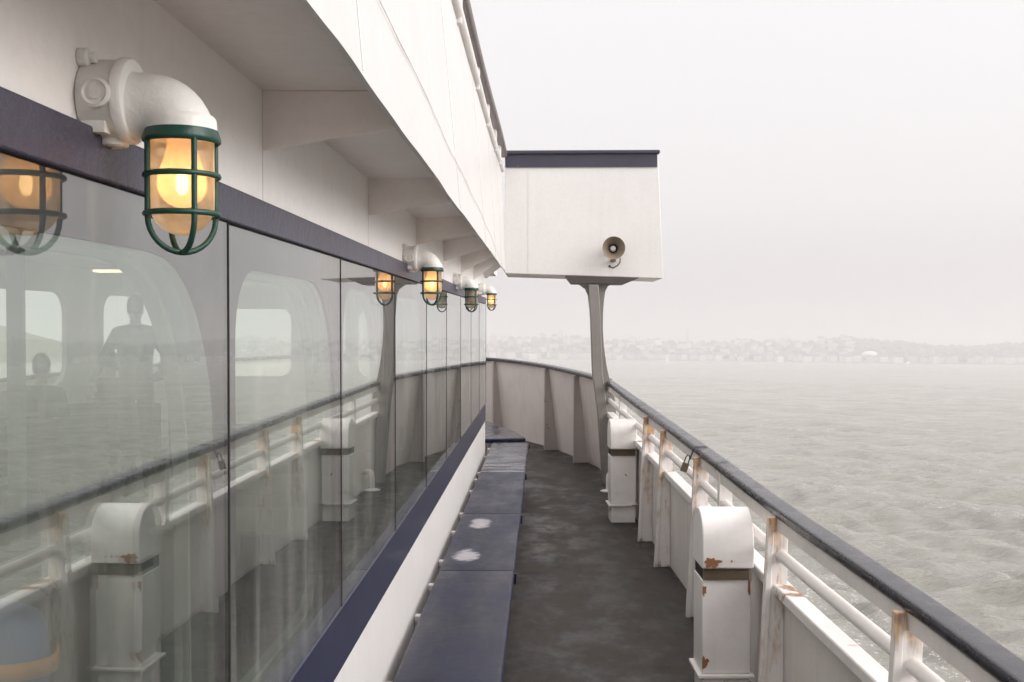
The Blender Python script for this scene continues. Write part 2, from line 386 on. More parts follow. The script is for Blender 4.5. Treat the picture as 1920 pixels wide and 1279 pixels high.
def catmull(P, n=8):
    out = []; P = [Vector(p) for p in P]; P = [P[0] * 2 - P[1]] + P + [P[-1] * 2 - P[-2]]
    for i in range(1, len(P) - 2):
        a, b, c, d = P[i - 1], P[i], P[i + 1], P[i + 2]
        for k in range(n):
            t = k / n
            out.append(.5 * ((2 * b) + (c - a) * t + (2 * a - 5 * b + 4 * c - d) * t * t + (3 * b - a - 3 * c + d) * t ** 3))
    out.append(P[-2]); return out

# ------------------------------------------------------------------ rail line in plan (inner edge of the rail cap)
CAPZ = lambda y: .93 + .0212 * y
inner = [(1.30, -3.2), (1.265, -.5), (1.225, 1.6), (1.178, 3.24), (1.073, 4.96), (1.0, 6.85), (.904, 9.13), (.735, 13.0)]
bowl = [(.735, 13.0), (.45, 14.28), (.024, 15.8), (-.45, 16.95), (-.95, 17.72), (-1.8, 18.5), (-2.95, 18.85)]
def with_normals(c):
    out = []
    for i, p in enumerate(c):
        d = (c[min(i + 1, len(c) - 1)] - c[max(i - 1, 0)]).normalized()
        out.append((p.x, p.y, d.y, -d.x))
    return out
RAIL = with_normals(catmull(inner, 10)); BOW = with_normals(catmull(bowl, 10))
def on_rail(y, L=RAIL):
    for a, b in zip(L, L[1:]):
        if a[1] <= y <= b[1]:
            t = (y - a[1]) / (b[1] - a[1]); return tuple(a[i] + (b[i] - a[i]) * t for i in range(4))
def path3(L, dz=0.0, off=0.0, zf=None):
    return [(x + nx * off, y + ny * off, (CAPZ(y) if zf is None else zf) + dz, nx, ny) for (x, y, nx, ny) in L]

# ------------------------------------------------------------------ deck (hull below it)
star = [(x + nx * (.06 + .15 * min(1, max(0, (y - 12.9)))), y + ny * (.06 + .15 * min(1, max(0, (y - 12.9))))) for (x, y, nx, ny) in RAIL + BOW[1:]]
port = [(-5.9 - x, y) for (x, y) in star[::-1]][1:]
bm = nb(); prism(bm, star + port, 2, -7.2, 0.0)
o = obj('deck', bm, M['deck']); tag(o, 'dark grey worn steel walkway deck between bench and rail', 'deck', kind='structure')

# ------------------------------------------------------------------ side railing
rl = thing('railing', 'white rusty side railing with navy cap over a solid lower plate along the sea', 'railing', (1.1, 5, 0), absolute=True)
LOW = .36                                    # cap top to ledge top
RR = RAIL
bm = nb(); sweep(bm, path3(RR, 0, .055), [(-.005, -LOW - .02), (.005, -LOW - .02), (.005, -1.6), (-.005, -1.6)])
bm.free()
bm = nb()
rings = []
for (x, y, nx, ny) in RR:
    zt = CAPZ(y) - LOW - .03
    a = [(x + nx * (.055 + s), y + ny * (.055 + s), z) for s, z in ((-.005, 0.0), (-.005, zt), (.005, zt), (.005, 0.0))]
    rings.append([bm.verts.new(p) for p in a])
for a, b in zip(rings, rings[1:]):
    for k in range(4): bm.faces.new((a[k], b[k], b[(k + 1) % 4], a[(k + 1) % 4]))
bm.faces.new(rings[0]); bm.faces.new(rings[-1][::-1])
obj('lower_plate', bm, M['bulwark'], rl)
bm = nb(); sweep(bm, path3(RR, -LOW, .055), [(-.055, 0), (.03, 0), (.03, -.035), (-.055, -.05)])
obj('ledge', bm, M['white_rust'], rl, bevel=.006)
def rounded(w0, w1, z0, z1, r, n=4):
    pts = []
    for (cx, cz, a0) in ((w1 - r, z1 - r, 0), (w0 + r, z1 - r, 90), (w0 + r, z0 + r, 180), (w1 - r, z0 + r, 270)):
        for k in range(n + 1):
            a = R(a0 + 90 * k / n); pts.append((cx + r * math.cos(a), cz + r * math.sin(a)))
    return pts
capsec = rounded(0, .098, -.046, 0, .015)
bm = nb(); sweep(bm, path3(RR, 0, 0), capsec); obj('rail_cap', bm, M['cap'], rl, smooth=50)
bm = nb(); sweep(bm, path3(RR, -.049, 0), [(.012, 0), (.105, 0), (.105, -.012), (.024, -.012), (.024, -.058), (.012, -.058)])
obj('cap_angle', bm, M['bulwark'], rl)
bm = nb(); tube(bm, [(x + nx * .035, y + ny * .035, CAPZ(y) - .225) for (x, y, nx, ny) in RR if y < 12.75], .027, 14)
obj('mid_pipe', bm, M['white'], rl, smooth=60)
def post_mesh(H):
    bm = nb()
    prism(bm, [(.046, 0), (-.05, 0), (.0, H), (.066, H), (.062, H - .34), (.046, H - .34)], 1, -.005, .005)
    # flange bar along the sloping inner edge
    for (n0, z0, n1, z1) in ((-.05, 0, .0, H),):
        v = []
        for (n, z) in ((n0, z0), (n1, z1)):
            for dn in (-.028, 0.0):
                for t in (-.02, .02): v.append(bm.verts.new((n + dn, t, z)))
        for f in ((0, 1, 3, 2), (4, 6, 7, 5), (0, 4, 5, 1), (2, 3, 7, 6), (0, 2, 6, 4), (1, 5, 7, 3)): bm.faces.new([v[i] for i in f])
    return bm
for y in (-2.3, -.8, .55, 2.0, 3.47, 4.96, 6.85, 8.25, 9.2):
    x, yy, nx, ny = on_rail(y); H = CAPZ(y) - .048
    o = obj('post', post_mesh(H), M['white_post'], rl, bevel=.003)
    o.location = Vector((x, y, 0)) - base_of(rl); o.rotation_euler = (0, 0, math.atan2(ny, nx))
for y in (6.2, 11.25):                        # short flat posts standing on the ledge behind the ventilators
    x, yy, nx, ny = on_rail(y); z0 = CAPZ(y) - LOW; H = LOW - .048
    bm = nb(); box(bm, .0, .012, -.006, .05, 0, H); prism(bm, [(.012, 0), (.085, 0), (.07, H), (.012, H)], 1, .0, .01)
    o = obj('short_post', bm, M['white_post'], rl, bevel=.003); o.location = Vector((x, y, z0)) - base_of(rl); o.rotation_euler = (0, 0, math.atan2(ny, nx))

# ------------------------------------------------------------------ bow bulwark
bwk = thing('bow_bulwark', 'tall curved white bulwark with navy cap closing the deck at the bow', 'bulwark', (0, 15.7, 0), absolute=True)
bm = nb(); rings = []
for (x, y, nx, ny) in BOW:
    zt = CAPZ(y) - .05
    lean = .14 * min(1, max(0, (y - 12.9) / 1.0))
    rings.append([bm.verts.new((x + nx * (.055 + s), y + ny * (.055 + s), z)) for s, z in ((-.006 + lean, 0.0), (-.006, zt), (.006, zt), (.006 + lean, 0.0))])
for a, b in zip(rings, rings[1:]):
    for k in range(4): bm.faces.new((a[k], b[k], b[(k + 1) % 4], a[(k + 1) % 4]))
bm.faces.new(rings[0]); bm.faces.new(rings[-1][::-1])
obj('plate', bm, M['bulwark'], bwk)
bm = nb(); sweep(bm, path3(BOW, 0, 0), rounded(0, .118, -.055, 0, .018)); obj('rail_cap', bm, M['cap'], bwk, smooth=50)
def gusset(H):
    bm = nb(); prism(bm, [(.22, 0), (.0, 0), (.0, H), (.05, H)], 1, -.006, .006)
    box(bm, -.014, 0, -.03, .03, 0, H)
    return bm
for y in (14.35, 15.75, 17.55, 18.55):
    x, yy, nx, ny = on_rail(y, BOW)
    o = obj('stiffener', gusset(CAPZ(y) - .06), M['rib_shade_rust'], bwk, bevel=.003)
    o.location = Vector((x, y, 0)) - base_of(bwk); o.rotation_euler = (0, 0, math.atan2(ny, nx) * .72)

# port side, seen only through the cabin windows
pb = thing('port_bulwark', 'white bulwark with navy cap beyond the far cabin windows', 'bulwark', (-7.1, 6, 0), absolute=True)
mir = [(-5.9 - x, y, -nx, ny) for (x, y, nx, ny) in RAIL + BOW[1:]]
bm = nb(); rings = []
for (x, y, nx, ny) in mir:
    zt = CAPZ(y) - .05
    rings.append([bm.verts.new((x + nx * (.055 + s), y + ny * (.055 + s), z)) for s, z in ((-.006, 0.0), (-.006, zt), (.006, zt), (.006, 0.0))])
for a, b in zip(rings, rings[1:]):
    for k in range(4): bm.faces.new((a[k], b[k], b[(k + 1) % 4], a[(k + 1) % 4]))
obj('plate', bm, M['bulwark'], pb)
bm = nb(); sweep(bm, [(x, y, CAPZ(y), nx, ny) for (x, y, nx, ny) in mir], rounded(0, .118, -.055, 0, .018)); obj('rail_cap', bm, M['cap'], pb, smooth=50)

# ------------------------------------------------------------------ cabin
WX = -.64                                     # outer face of the cabin side
cab = thing('cabin', 'long white passenger cabin with a navy window band and rounded windows', 'cabin', (-2.95, 5, 0), absolute=True)
Y0, NB, STEP = -1.513, 11, 1.2; Y1 = Y0 + NB * STEP           # -1.47 .. 11.73
MX = WX + .004                                # painted surround close behind the glass
ZL, ZT, ZF, ZC = .812, 2.085, 2.16, 2.55      # lower stripe, pane top, frame band top, top of side
def rrect(a0, a1, b0, b1, r, n=8, p=2.5):
    pts = []
    for (ca, cb, sa, sb, q) in ((a1 - r, b1 - r, 1, 1, 0), (a0 + r, b1 - r, -1, 1, 1), (a0 + r, b0 + r, -1, -1, 0), (a1 - r, b0 + r, 1, -1, 1)):
        ar = [R(90 * k / n) for k in range(n + 1)]
        if q: ar = ar[::-1]
        for t in ar: pts.append((ca + sa * r * math.cos(t) ** (2 / p) if math.cos(t) > 1e-9 else ca, cb + sb * r * math.sin(t) ** (2 / p) if math.sin(t) > 1e-9 else cb))
    return pts
def holed(bm, outer, holes, x0, x1):
    """plate in the y-z plane between x0 and x1 with openings"""
    def loop(pts):
        vs = [bm.verts.new((x0, a, b)) for a, b in pts]
        return [bm.edges.new((vs[i], vs[(i + 1) % len(vs)])) for i in range(len(vs))]
    ed = loop(outer)
    for h in holes: ed += loop(h)
    res = bmesh.ops.triangle_fill(bm, use_beauty=True, edges=ed)
    fs = [g for g in res['geom'] if isinstance(g, bmesh.types.BMFace)]
    ex = bmesh.ops.extrude_face_region(bm, geom=fs)
    bmesh.ops.translate(bm, verts=[g for g in ex['geom'] if isinstance(g, bmesh.types.BMVert)], vec=(x1 - x0, 0, 0))
def opening(a0, a1, b0, b1, g=0.0, n=9, p=2.35):
    """window outline: a big swept corner forward at the top, tight ones aft"""
    a0, a1, b0, b1 = a0 + g, a1 - g, b0 + g, b1 - g; pts = []
    for (sa, sb, ra, rb, rev) in ((1, 1, .36, .50, 0), (-1, 1, .17, .17, 1), (-1, -1, .15, .15, 0), (1, -1, .26, .14, 1)):
        ca = a1 - ra if sa > 0 else a0 + ra; cb = b1 - rb if sb > 0 else b0 + rb
        ar = [R(90 * k / n) for k in range(n + 1)]
        for q in (ar[::-1] if rev else ar):
            c, s_ = max(0, math.cos(q)), max(0, math.sin(q))
            pts.append((ca + sa * ra * c ** (2 / p), cb + sb * rb * s_ ** (2 / p)))
    return pts
OA, OB = .105, .03
opens = [opening(Y0 + i * STEP + OA, Y0 + (i + 1) * STEP - OB, 1.022, 2.005) for i in range(NB)]
bm = nb(); holed(bm, [(Y0, ZL), (Y1, ZL), (Y1, ZF), (Y0, ZF)], opens, MX, WX - .055)
obj('window_band', bm, M['navy_gloss'], cab, smooth=40)
bm = nb(); box(bm, WX - .055, WX + .012, Y0, Y1, 0, ZL - .003); obj('lower_wall', bm, M['white_clean'], cab, bevel=.004)
bm = nb(); box(bm, WX - .055, WX, Y0, Y1, ZF + .002, ZC); obj('upper_wall', bm, M['wall_white'], cab)
bm = nb(); box(bm, MX + .0002, WX + .0175, Y0, Y1, ZL + .001, 1.004); obj('sill_band', bm, M['sill'], cab, bevel=.004)
for y in (.93, 2.43, 3.91, 5.4, 6.9, 8.4, 9.9):
    bm = nb(); box(bm, WX + .0002, WX + .0018, y - .003, y + .003, ZF + .004, 2.284); obj('wall_seam', bm, M['white'], cab)
bm = nb(); box(bm, MX + .0003, WX + .024, Y0, Y1, ZT + .004, ZF); obj('window_head_strip', bm, M['navy'], cab, bevel=.004)
random.seed(3)
ROT = -.20                                    # the panes stand very slightly toed in
for i in range(NB):
    a, b = Y0 + i * STEP + .004, Y0 + (i + 1) * STEP - .004
    bm = nb(); box(bm, -.003, .003, -(b - a) / 2, (b - a) / 2, 1.007, ZT)
    w = obj('window', bm, M['glass'], cab, loc=(0, 0, 0)); w.location = Vector((WX + .014, (a + b) / 2, 0)) - base_of(cab)
    w.rotation_euler = (0, R(random.uniform(-.08, .08)), R(ROT + random.uniform(-.12, .12)))
    bm = nb(); P = opening(a - .004 + OA, b + .004 - OB, 1.022, 2.005, -.003); Q = opening(a - .004 + OA, b + .004 - OB, 1.022, 2.005, .012)
    A = [bm.verts.new((-.065, y - (a + b) / 2, z)) for y, z in P]; B = [bm.verts.new((-.065, y - (a + b) / 2, z)) for y, z in Q]
    C_ = [bm.verts.new((-.093, y - (a + b) / 2, z)) for y, z in Q]; D = [bm.verts.new((-.093, y - (a + b) / 2, z)) for y, z in P]
    n = len(P)
    for k in range(n):
        j = (k + 1) % n
        for (u, v) in ((A, B), (B, C_), (C_, D), (D, A)): bm.faces.new((u[k], u[j], v[j], v[k]))
    obj('window_trim', bm, M['trim'], w)
    bm = nb(); bm.faces.new([bm.verts.new((-.0125, y - (a + b) / 2, z)) for y, z in opening(a - .004 + OA, b + .004 - OB, 1.022, 2.005, .001)]); bmesh.ops.triangulate(bm, faces=bm.faces[:]); obj('inner_pane', bm, M['hazier'] if i == 2 else M['hazy'], w)
    bm = nb(); box(bm, -.0055, .0045, (b - a) / 2 + .0005, (b - a) / 2 + .0075, 1.007, ZT); obj('seal', bm, M['black'], w)
# rest of the cabin shell: front, port side with windows, aft wall, ceiling, floor
FX = [(WX, Y1), (-.72, 12.5), (-.95, 14.0), (-1.35, 15.3), (-2.1, 16.3), (-2.95, 16.6), (-3.8, 16.6), (-5.26, 16.6)]
PX = -5.26
for k, (p, q) in enumerate(zip(FX, FX[1:])):
    d = Vector((q[0] - p[0], q[1] - p[1])); L = d.length
    bm = nb()
    holes = [rrect(.12, L - .12, 1.05, 2.1, .2)] if 0 < k < 7 and L > .8 else []
    holed(bm, [(0, 0), (L, 0), (L, ZC), (0, ZC)], holes, 0, -.05)
    o = obj('front_wall', bm, M['white'], cab); o.location = Vector((*p, 0)) - base_of(cab); o.rotation_euler = (0, 0, math.atan2(d.y, d.x) - math.pi / 2)
pw = [(-1.3, .35), (.5, 2.15), (2.3, 3.95), (4.1, 5.75), (5.9, 7.55), (7.7, 9.6), (9.85, 11.65), (12.65, 16.3)]
bm = nb(); holed(bm, [(Y0, 0), (16.6, 0), (16.6, ZC), (Y0, ZC)], [rrect(a, b, 1.22 if a > 9.7 else .95, 2.22 if a > 9.7 else 2.4, .3) for a, b in pw], PX, PX - .05)  # unseen windows aft of the visible ones enlarged to brighten the cabin
obj('port_wall', bm, M['inner'], cab)
bm = nb(); holed(bm, [(0, 0), (WX - .055 - PX, 0), (WX - .055 - PX, ZC), (0, ZC)], [rrect(.2 + 1.45 * k, 1.5 + 1.45 * k, .85, 2.3, .25) for k in range(3)], 0, -.05)  # unseen window openings added here to let more light into the cabin
o = obj('aft_wall', bm, M['inner'], cab); o.location = Vector((PX, Y0, 0)) - base_of(cab); o.rotation_euler = (0, 0, R(-90))
hull2d = [(WX - .056, Y0)] + [(x - .055, y - .05) for x, y in FX[:-1]] + [(PX + .005, 16.5), (PX + .005, Y0)]
bm = nb(); prism(bm, hull2d, 2, .25, .30); obj('cabin_floor', bm, M['floor'], cab)
bm = nb(); prism(bm, hull2d, 2, 2.50, 2.53); obj('cabin_ceiling', bm, M['inner'], cab)

# ------------------------------------------------------------------ upper deck overhang and its bulwark
ud = thing('upper_deck', 'white upper deck overhanging the cabin, with its bulwark and rail above', 'upper deck', (-1, 5, 2.4), absolute=True)
def sst(y, a=4.0, b=12.5): u = max(0, min(1, (y - a) / (b - a))); return u * u * (3 - 2 * u)
fx = lambda y: -.32 - .11 * sst(y)           # lower edge of the bulwark
fz = lambda y: 1.89 - 1.37 * fx(y)
tx = lambda y: -.42 - .055 * sst(y)          # top of the plate
tz = lambda y: 1.89 - (3.53 + .16 * sst(y, 9)) * tx(y)
PXZ = lambda y, z: fx(y) + (tx(y) - fx(y)) * (z - fz(y)) / (tz(y) - fz(y)) - .018
YE = 12.5
ys = [-2.6 + (YE + 2.6) * i / 30 for i in range(31)]
bm = nb(); rings = []
for y in ys:                                  # soffit plate, wall to edge
    rings.append([bm.verts.new((x, y, z)) for x, z in ((WX - .02, 2.42 - .002 * max(0, y - 3)), (PXZ(y, fz(y) + .09), fz(y) + .09), (PXZ(y, fz(y) + .12), fz(y) + .12), (WX - .02, 2.60))])
for a, b in zip(rings, rings[1:]):
    for k in range(4): bm.faces.new((a[k], b[k], b[(k + 1) % 4], a[(k + 1) % 4]))
bm.faces.new(rings[0]); bm.faces.new(rings[-1][::-1])
obj('soffit', bm, M['soffit'], ud)
bm = nb(); box(bm, -5.9, WX - .021, -2.6, 15.5, 2.56, 2.66); obj('deck_slab', bm, M['soffit'], ud)
for y in (-.55, .93, 2.43, 3.91, 5.4, 6.9, 8.4, 9.9):
    bm = nb(); prism(bm, [(WX + .0005, 2.285), (PXZ(y, fz(y)), fz(y) + .004), (PXZ(y, fz(y) + .089), fz(y) + .0885), (WX + .0005, 2.4195)], 1, y, y + .014); obj('beam', bm, M['soffit'], ud)
# bulwark plate: flares from the lower edge in to the top
bm = nb(); rings = []
random.seed(5)
for i in range(121):
    y = -2.6 + (YE + 2.6) * i / 120; pts = []
    nzv = mnoise.noise(Vector((0, y * 1.1, 0)))
    for t in (0, .15, .4, .7, 1.0):
        pts.append((fx(y) + (tx(y) - fx(y)) * t + .006 * mnoise.noise(Vector((t * 2, y * .9, 3))), y, fz(y) + (tz(y) - fz(y)) * t + (.006 * mnoise.noise(Vector((1, y * 2.6, 9))) if t == 0 else 0)))
    rings.append([bm.verts.new(p) for p in pts] + [bm.verts.new((p[0] - .012, p[1], p[2])) for p in pts[::-1]])
m_ = len(rings[0])
for a, b in zip(rings, rings[1:]):
    for k in range(m_): bm.faces.new((a[k], b[k], b[(k + 1) % m_], a[(k + 1) % m_]))
bm.faces.new(rings[0]); bm.faces.new(rings[-1][::-1])
obj('bulwark_plate', bm, M['white_clean'], ud)
bm = nb(); pts = []
for i in range(60):                           # rust line of an old weld
    y = 1.2 + 9.6 * i / 59; t = .27 - .021 * y + .022 * mnoise.noise(Vector((y * 1.1, 4, 1))) + .008 * mnoise.noise(Vector((y * 5, 4, 1)))
    pts.append((fx(y) + (tx(y) - fx(y)) * t + .004 + .006 * mnoise.noise(Vector((t * 2, y * .9, 3))), y, fz(y) + (tz(y) - fz(y)) * t))
tube(bm, pts, [.0012 + .0012 * abs(mnoise.noise(Vector((k * .7, 1, 2)))) for k in range(60)], 6); obj('weld_seam', bm, M['white_rust'], ud)
for y in (-.4, 1.9, 4.2, 6.5, 8.8, 11.0):
    bm = nb(); tube(bm, [(fx(y) + (tx(y) - fx(y)) * t + .006 * mnoise.noise(Vector((t * 2, y * .9, 3))) + .0008, y, fz(y) + (tz(y) - fz(y)) * t) for t in (.01, .15, .4, .7, .99)], .0022, 6); obj('plate_seam', bm, M['white_clean'], ud)
bm = nb(); tube(bm, [(tx(y) + .0, y, tz(y) + .035) for y in ys], .034, 12)
obj('lower_pipe', bm, M['white'], ud, smooth=60)
rx_ = lambda y: -.375 - .035 * sst(y); rz_ = lambda y: 1.89 - (4.48 + .4 * sst(y, 6)) * rx_(y)
bm = nb(); sweep(bm, [(rx_(y) - .075, y, rz_(y), 1, 0) for y in ys], rounded(0, .075, -.075, 0, .02)); obj('top_rail', bm, M['oldrail'], ud, smooth=50)
for y in (-1.5, .2, 1.9, 3.6, 5.3, 7.0, 8.6, 10.3, 11.6):
    bm = nb(); prism(bm, [(y - .03, tz(y) - .02), (y + .03, tz(y) - .02), (y + .03, rz_(y) - .16), (y + .06, rz_(y) - .06), (y - .06, rz_(y) - .06), (y - .03, rz_(y) - .16)], 0, tx(y) - .02, tx(y) + .025)
    obj('post', bm, M['white_rust'], ud, bevel=.006)

# ------------------------------------------------------------------ bridge wing, its pillar and the loudspeaker
bw = thing('bridge_wing', 'white bridge wing screen with navy top edge carried on the pillar', 'bridge wing', (.5, 12.5, 2.4), absolute=True)
bm = nb()
A = [(-.44, 2.465), (1.41, 2.405), (1.345, 3.86), (-.44, 3.86)]
f0 = [bm.verts.new((x, 12.5, z)) for x, z in A]; f1 = [bm.verts.new((x, 12.53, z)) for x, z in A]
for q in ((f0[0], f0[1], f0[2], f0[3]), (f1[3], f1[2], f1[1], f1[0])): bm.faces.new(q)
for k in range(4): bm.faces.new((f0[k], f1[k], f1[(k + 1) % 4], f0[(k + 1) % 4]))
g0 = [(1.41, 2.405), (1.345, 3.86), (1.32, 3.86), (1.385, 2.405)]
prism(bm, g0, 1, 12.531, 13.7)
obj('screen', bm, M['wing'], bw, bevel=.006)
bm = nb(); prism(bm, [(-.44, 2.47), (1.384, 2.41), (1.384, 2.45), (-.44, 2.51)], 1, 12.531, 13.7); obj('wing_floor', bm, M['soffit'], bw)
bm = nb(); box(bm, -.435, 1.335, 12.484, 12.50, 3.70, 3.85); obj('navy_band', bm, M['navy'], bw)
bm = nb(); box(bm, -.43, 1.365, 12.455, 12.56, 3.852, 3.895); box(bm, 1.30, 1.37, 12.561, 13.7, 3.862, 3.895); obj('rail_cap', bm, M['navy'], bw, bevel=.012)
bm = nb(); box(bm, -.165, -.159, 12.496, 12.5, 2.465, 3.69); obj('panel_seam', bm, M['white'], bw)

pl = thing('pillar', 'grey white steel pillar with flared head carrying the bridge wing at the rail', 'pillar', (.65, 12.5, 0), absolute=True)
bm = nb()
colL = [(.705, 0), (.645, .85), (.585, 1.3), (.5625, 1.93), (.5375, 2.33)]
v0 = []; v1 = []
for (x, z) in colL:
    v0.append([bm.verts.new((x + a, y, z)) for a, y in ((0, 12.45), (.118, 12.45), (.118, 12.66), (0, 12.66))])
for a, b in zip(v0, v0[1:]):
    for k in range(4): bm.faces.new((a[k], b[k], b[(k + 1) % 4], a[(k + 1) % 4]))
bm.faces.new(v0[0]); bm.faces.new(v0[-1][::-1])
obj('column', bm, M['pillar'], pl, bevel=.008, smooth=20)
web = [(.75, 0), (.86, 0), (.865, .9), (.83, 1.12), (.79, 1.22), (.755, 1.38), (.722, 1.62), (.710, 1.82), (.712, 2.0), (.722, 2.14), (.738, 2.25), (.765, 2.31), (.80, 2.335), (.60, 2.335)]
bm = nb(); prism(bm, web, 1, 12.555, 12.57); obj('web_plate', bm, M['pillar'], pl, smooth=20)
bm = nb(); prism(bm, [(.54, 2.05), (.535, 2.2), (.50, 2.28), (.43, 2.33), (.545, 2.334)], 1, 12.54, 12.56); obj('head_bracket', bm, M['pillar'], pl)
bm = nb()
T = [(.27, 2.437, 12.42), (1.13, 2.41, 12.42), (1.13, 2.41, 12.95), (.27, 2.437, 12.95)]; B_ = [(.34, 2.345, 12.47), (.95, 2.335, 12.47), (.95, 2.335, 12.9), (.34, 2.345, 12.9)]
T = [bm.verts.new((x, y, z)) for x, z, y in T]; B_ = [bm.verts.new((x, y, z)) for x, z, y in B_]
bm.faces.new(T); bm.faces.new(B_[::-1])
for k in range(4): bm.faces.new((T[k], B_[k], B_[(k + 1) % 4], T[(k + 1) % 4]))
obj('head_plate', bm, M['oldrail'], pl, bevel=.005)

hn = thing('loudspeaker', 'beige round horn loudspeaker on the white bridge wing screen', 'loudspeaker', (.82, 12.5, 2.746))
rotF = Matrix.Rotation(R(90), 4, 'X')         # local z -> -y
bm = nb(); lathe(bm, [(.126, .20), (.131, .205), (.131, .195), (.105, .17), (.075, .13), (.055, .07), (.05, .02), (.046, .022), (.050, .07), (.07, .13), (.10, .172), (.126, .20)], 36, rotF)
obj('horn_bell', bm, M['horn'], hn, loc=(0, 0, 0), smooth=60)
bm = nb(); lathe(bm, [(0, .105), (.022, .105), (.03, .10), (.034, .08), (.034, .01), (0, .01)], 24, rotF); obj('reentrant_cone', bm, M['hull_white'], hn, loc=(0, 0, 0), smooth=60)
bm = nb(); lathe(bm, [(.0455, .024), (.066, .115), (.069, .118), (.036, .03)], 30, rotF); obj('throat', bm, M['black'], hn, loc=(0, 0, 0))
bm = nb(); tube(bm, [(.08, -.10, -.11), (.085, -.04, -.15), (.06, -.012, -.19), (.01, -.006, -.22), (-.03, -.006, -.205)], .006, 8)
lathe(bm, [(0, .012), (.012, .012), (.014, 0)], 12, Matrix.Translation((-.035, 0, -.2)) @ rotF); obj('cable', bm, M['dark'], hn, loc=(0, 0, 0))
bm = nb(); box(bm, -.03, .03, -.12, -.001, -.15, -.125); obj('bracket', bm, M['horn'], hn, loc=(0, 0, 0))

# ------------------------------------------------------------------ bulkhead lamps
def arc(c, r, a0, a1, n=8, plane='xz'):
    return [(c[0] + r * math.sin(R(a0 + (a1 - a0) * k / n)), c[1], c[2] + r * math.cos(R(a0 + (a1 - a0) * k / n))) for k in range(n + 1)]
def lamp(loc, label, lit):
    t = thing('wall_lamp', label, 'wall lamp', loc, group='caged lamps along the cabin side')
    rx = Matrix.Rotation(R(90), 4, 'Y')
    L0 = (0, 0, 0)
    bm = nb(); lathe(bm, [(0, .001), (.055, .001), (.0575, .005), (.0575, .048), (.0605, .05), (.0605, .060), (.0575, .064), (.045, .066), (0, .066)], 40, rx)
    for ang in (90, 180):                      # screwed plugs on the side facing aft and below
        q = Matrix.Translation((.032, 0, 0)) @ Matrix.Rotation(R(ang), 4, 'X')
        lathe(bm, [(.021, .05), (.021, .063), (.017, .065), (.014, .062), (.0, .062)], 24, q)
        lathe(bm, [(.010, .06), (.009, .064), (0, .064)], 16, q)
    for dy in (-.03, .03):
        lathe(bm, [(0, .001), (.013, .001), (.013, .013), (.010, .016), (.008, .016), (.008, .024), (0, .026)], 18, Matrix.Translation((0, dy * 1.25, .053)) @ rx)
    box(bm, .008, .040, -.050, -.030, -.052, -.036)
    obj('junction_box', bm, M['lamp_white'], t, L0, smooth=40)
    bm = nb(); pts = [(.058, 0, -.006), (.070, 0, -.006), (.084, 0, -.006)] + arc((.084, 0, -.052), .046, 0, 90, 10)[1:]
    tube(bm, pts, [.050, .0455, .0445] + [.0445 + .0002 * k for k in range(10)], 32)
    lathe(bm, [(.0445, -.022), (.0475, -.026), (.0485, -.031), (.0485, -.046), (0, -.046)], 36, Matrix.Translation((.13, 0, 0)))
    prism(bm, [(.062, -.03), (.09, -.03), (.066, -.056)], 1, -.006, .006)
    obj('elbow', bm, M['lamp_white'], t, L0, smooth=60)
    A = Matrix.Translation((.13, 0, 0))
    bm = nb(); lathe(bm, [(.0475, -.044), (.050, -.042), (.054, -.053), (.054, -.058), (.050, -.061), (.0475, -.057), (.0475, -.044)], 40, A)
    for z in (-.106, -.160): tube(bm, [(.13 + .050 * math.cos(2 * math.pi * k / 40), .050 * math.sin(2 * math.pi * k / 40), z) for k in range(40)], .0043, 8, True)
    for k in range(4):
        a = R(38 + 90 * k); c, s = math.cos(a), math.sin(a)
        P_ = [(.13 + .0488 * c, .0488 * s, z) for z in (-.052, -.10, -.150, -.165)]
        for j in range(1, 9):
            q = R(90 * j / 8); P_.append((.13 + .0488 * math.cos(q) * c, .0488 * math.cos(q) * s, -.165 - .049 * math.sin(q)))
        tube(bm, P_, .0043, 8)
    obj('guard', bm, M['green'], t, L0, smooth=60)
    bm = nb(); prof = [(.0445, -.050), (.0448, -.145)]
    for j in range(1, 11):
        q = R(90 * j / 10); prof.append((.0448 * math.cos(q) if j < 10 else 0, -.145 - .045 * math.sin(q)))
    lathe(bm, prof, 40, A); obj('globe', bm, M['jar'], t, L0, smooth=60)
    bm = nb(); pr = [(0, -.050), (.020, -.050), (.0205, -.064), (.0245, -.080), (.0315, -.100)]
    for j in range(0, 11): q = R(-10 + 100 * j / 10); pr.append((.0340 * math.cos(q) if j < 10 else 0, -.117 - .034 * math.sin(q)))
    lathe(bm, pr, 32, A); bulb = obj('bulb', bm, M['bulb_on'] if lit else M['bulb_off'], t, L0, smooth=60)
    if lit:
        bm = nb(); lathe(bm, [(0, -.098), (.006, -.102), (.009, -.112), (.0085, -.124), (.004, -.132), (0, -.133)], 16, A); obj('filament', bm, M['core'], bulb, L0, smooth=60)
        ld = bpy.data.lights.new('lamp_light', 'POINT'); ld.energy = .072; ld.color = (1, .38, .13); ld.shadow_soft_size = .004
        lo = bpy.data.objects.new('lamp_light', ld); COL.objects.link(lo); lo.parent = t; lo.location = (.13, 0, -.117)
    return t
lamp((WX, 1.50, 2.203), 'nearest caged lamp with green guard, lit, large at the upper left', True)
lamp((WX, 4.92, 2.185), 'second caged lamp, lit, its green guard above the third window', True)
lamp((WX, 7.66, 2.180), 'unlit caged lamp with dark guard, between the two lit ones', False)
lamp((WX, 10.7, 2.225), 'farthest and smallest caged lamp, lit against the sky at the cabin corner', True)

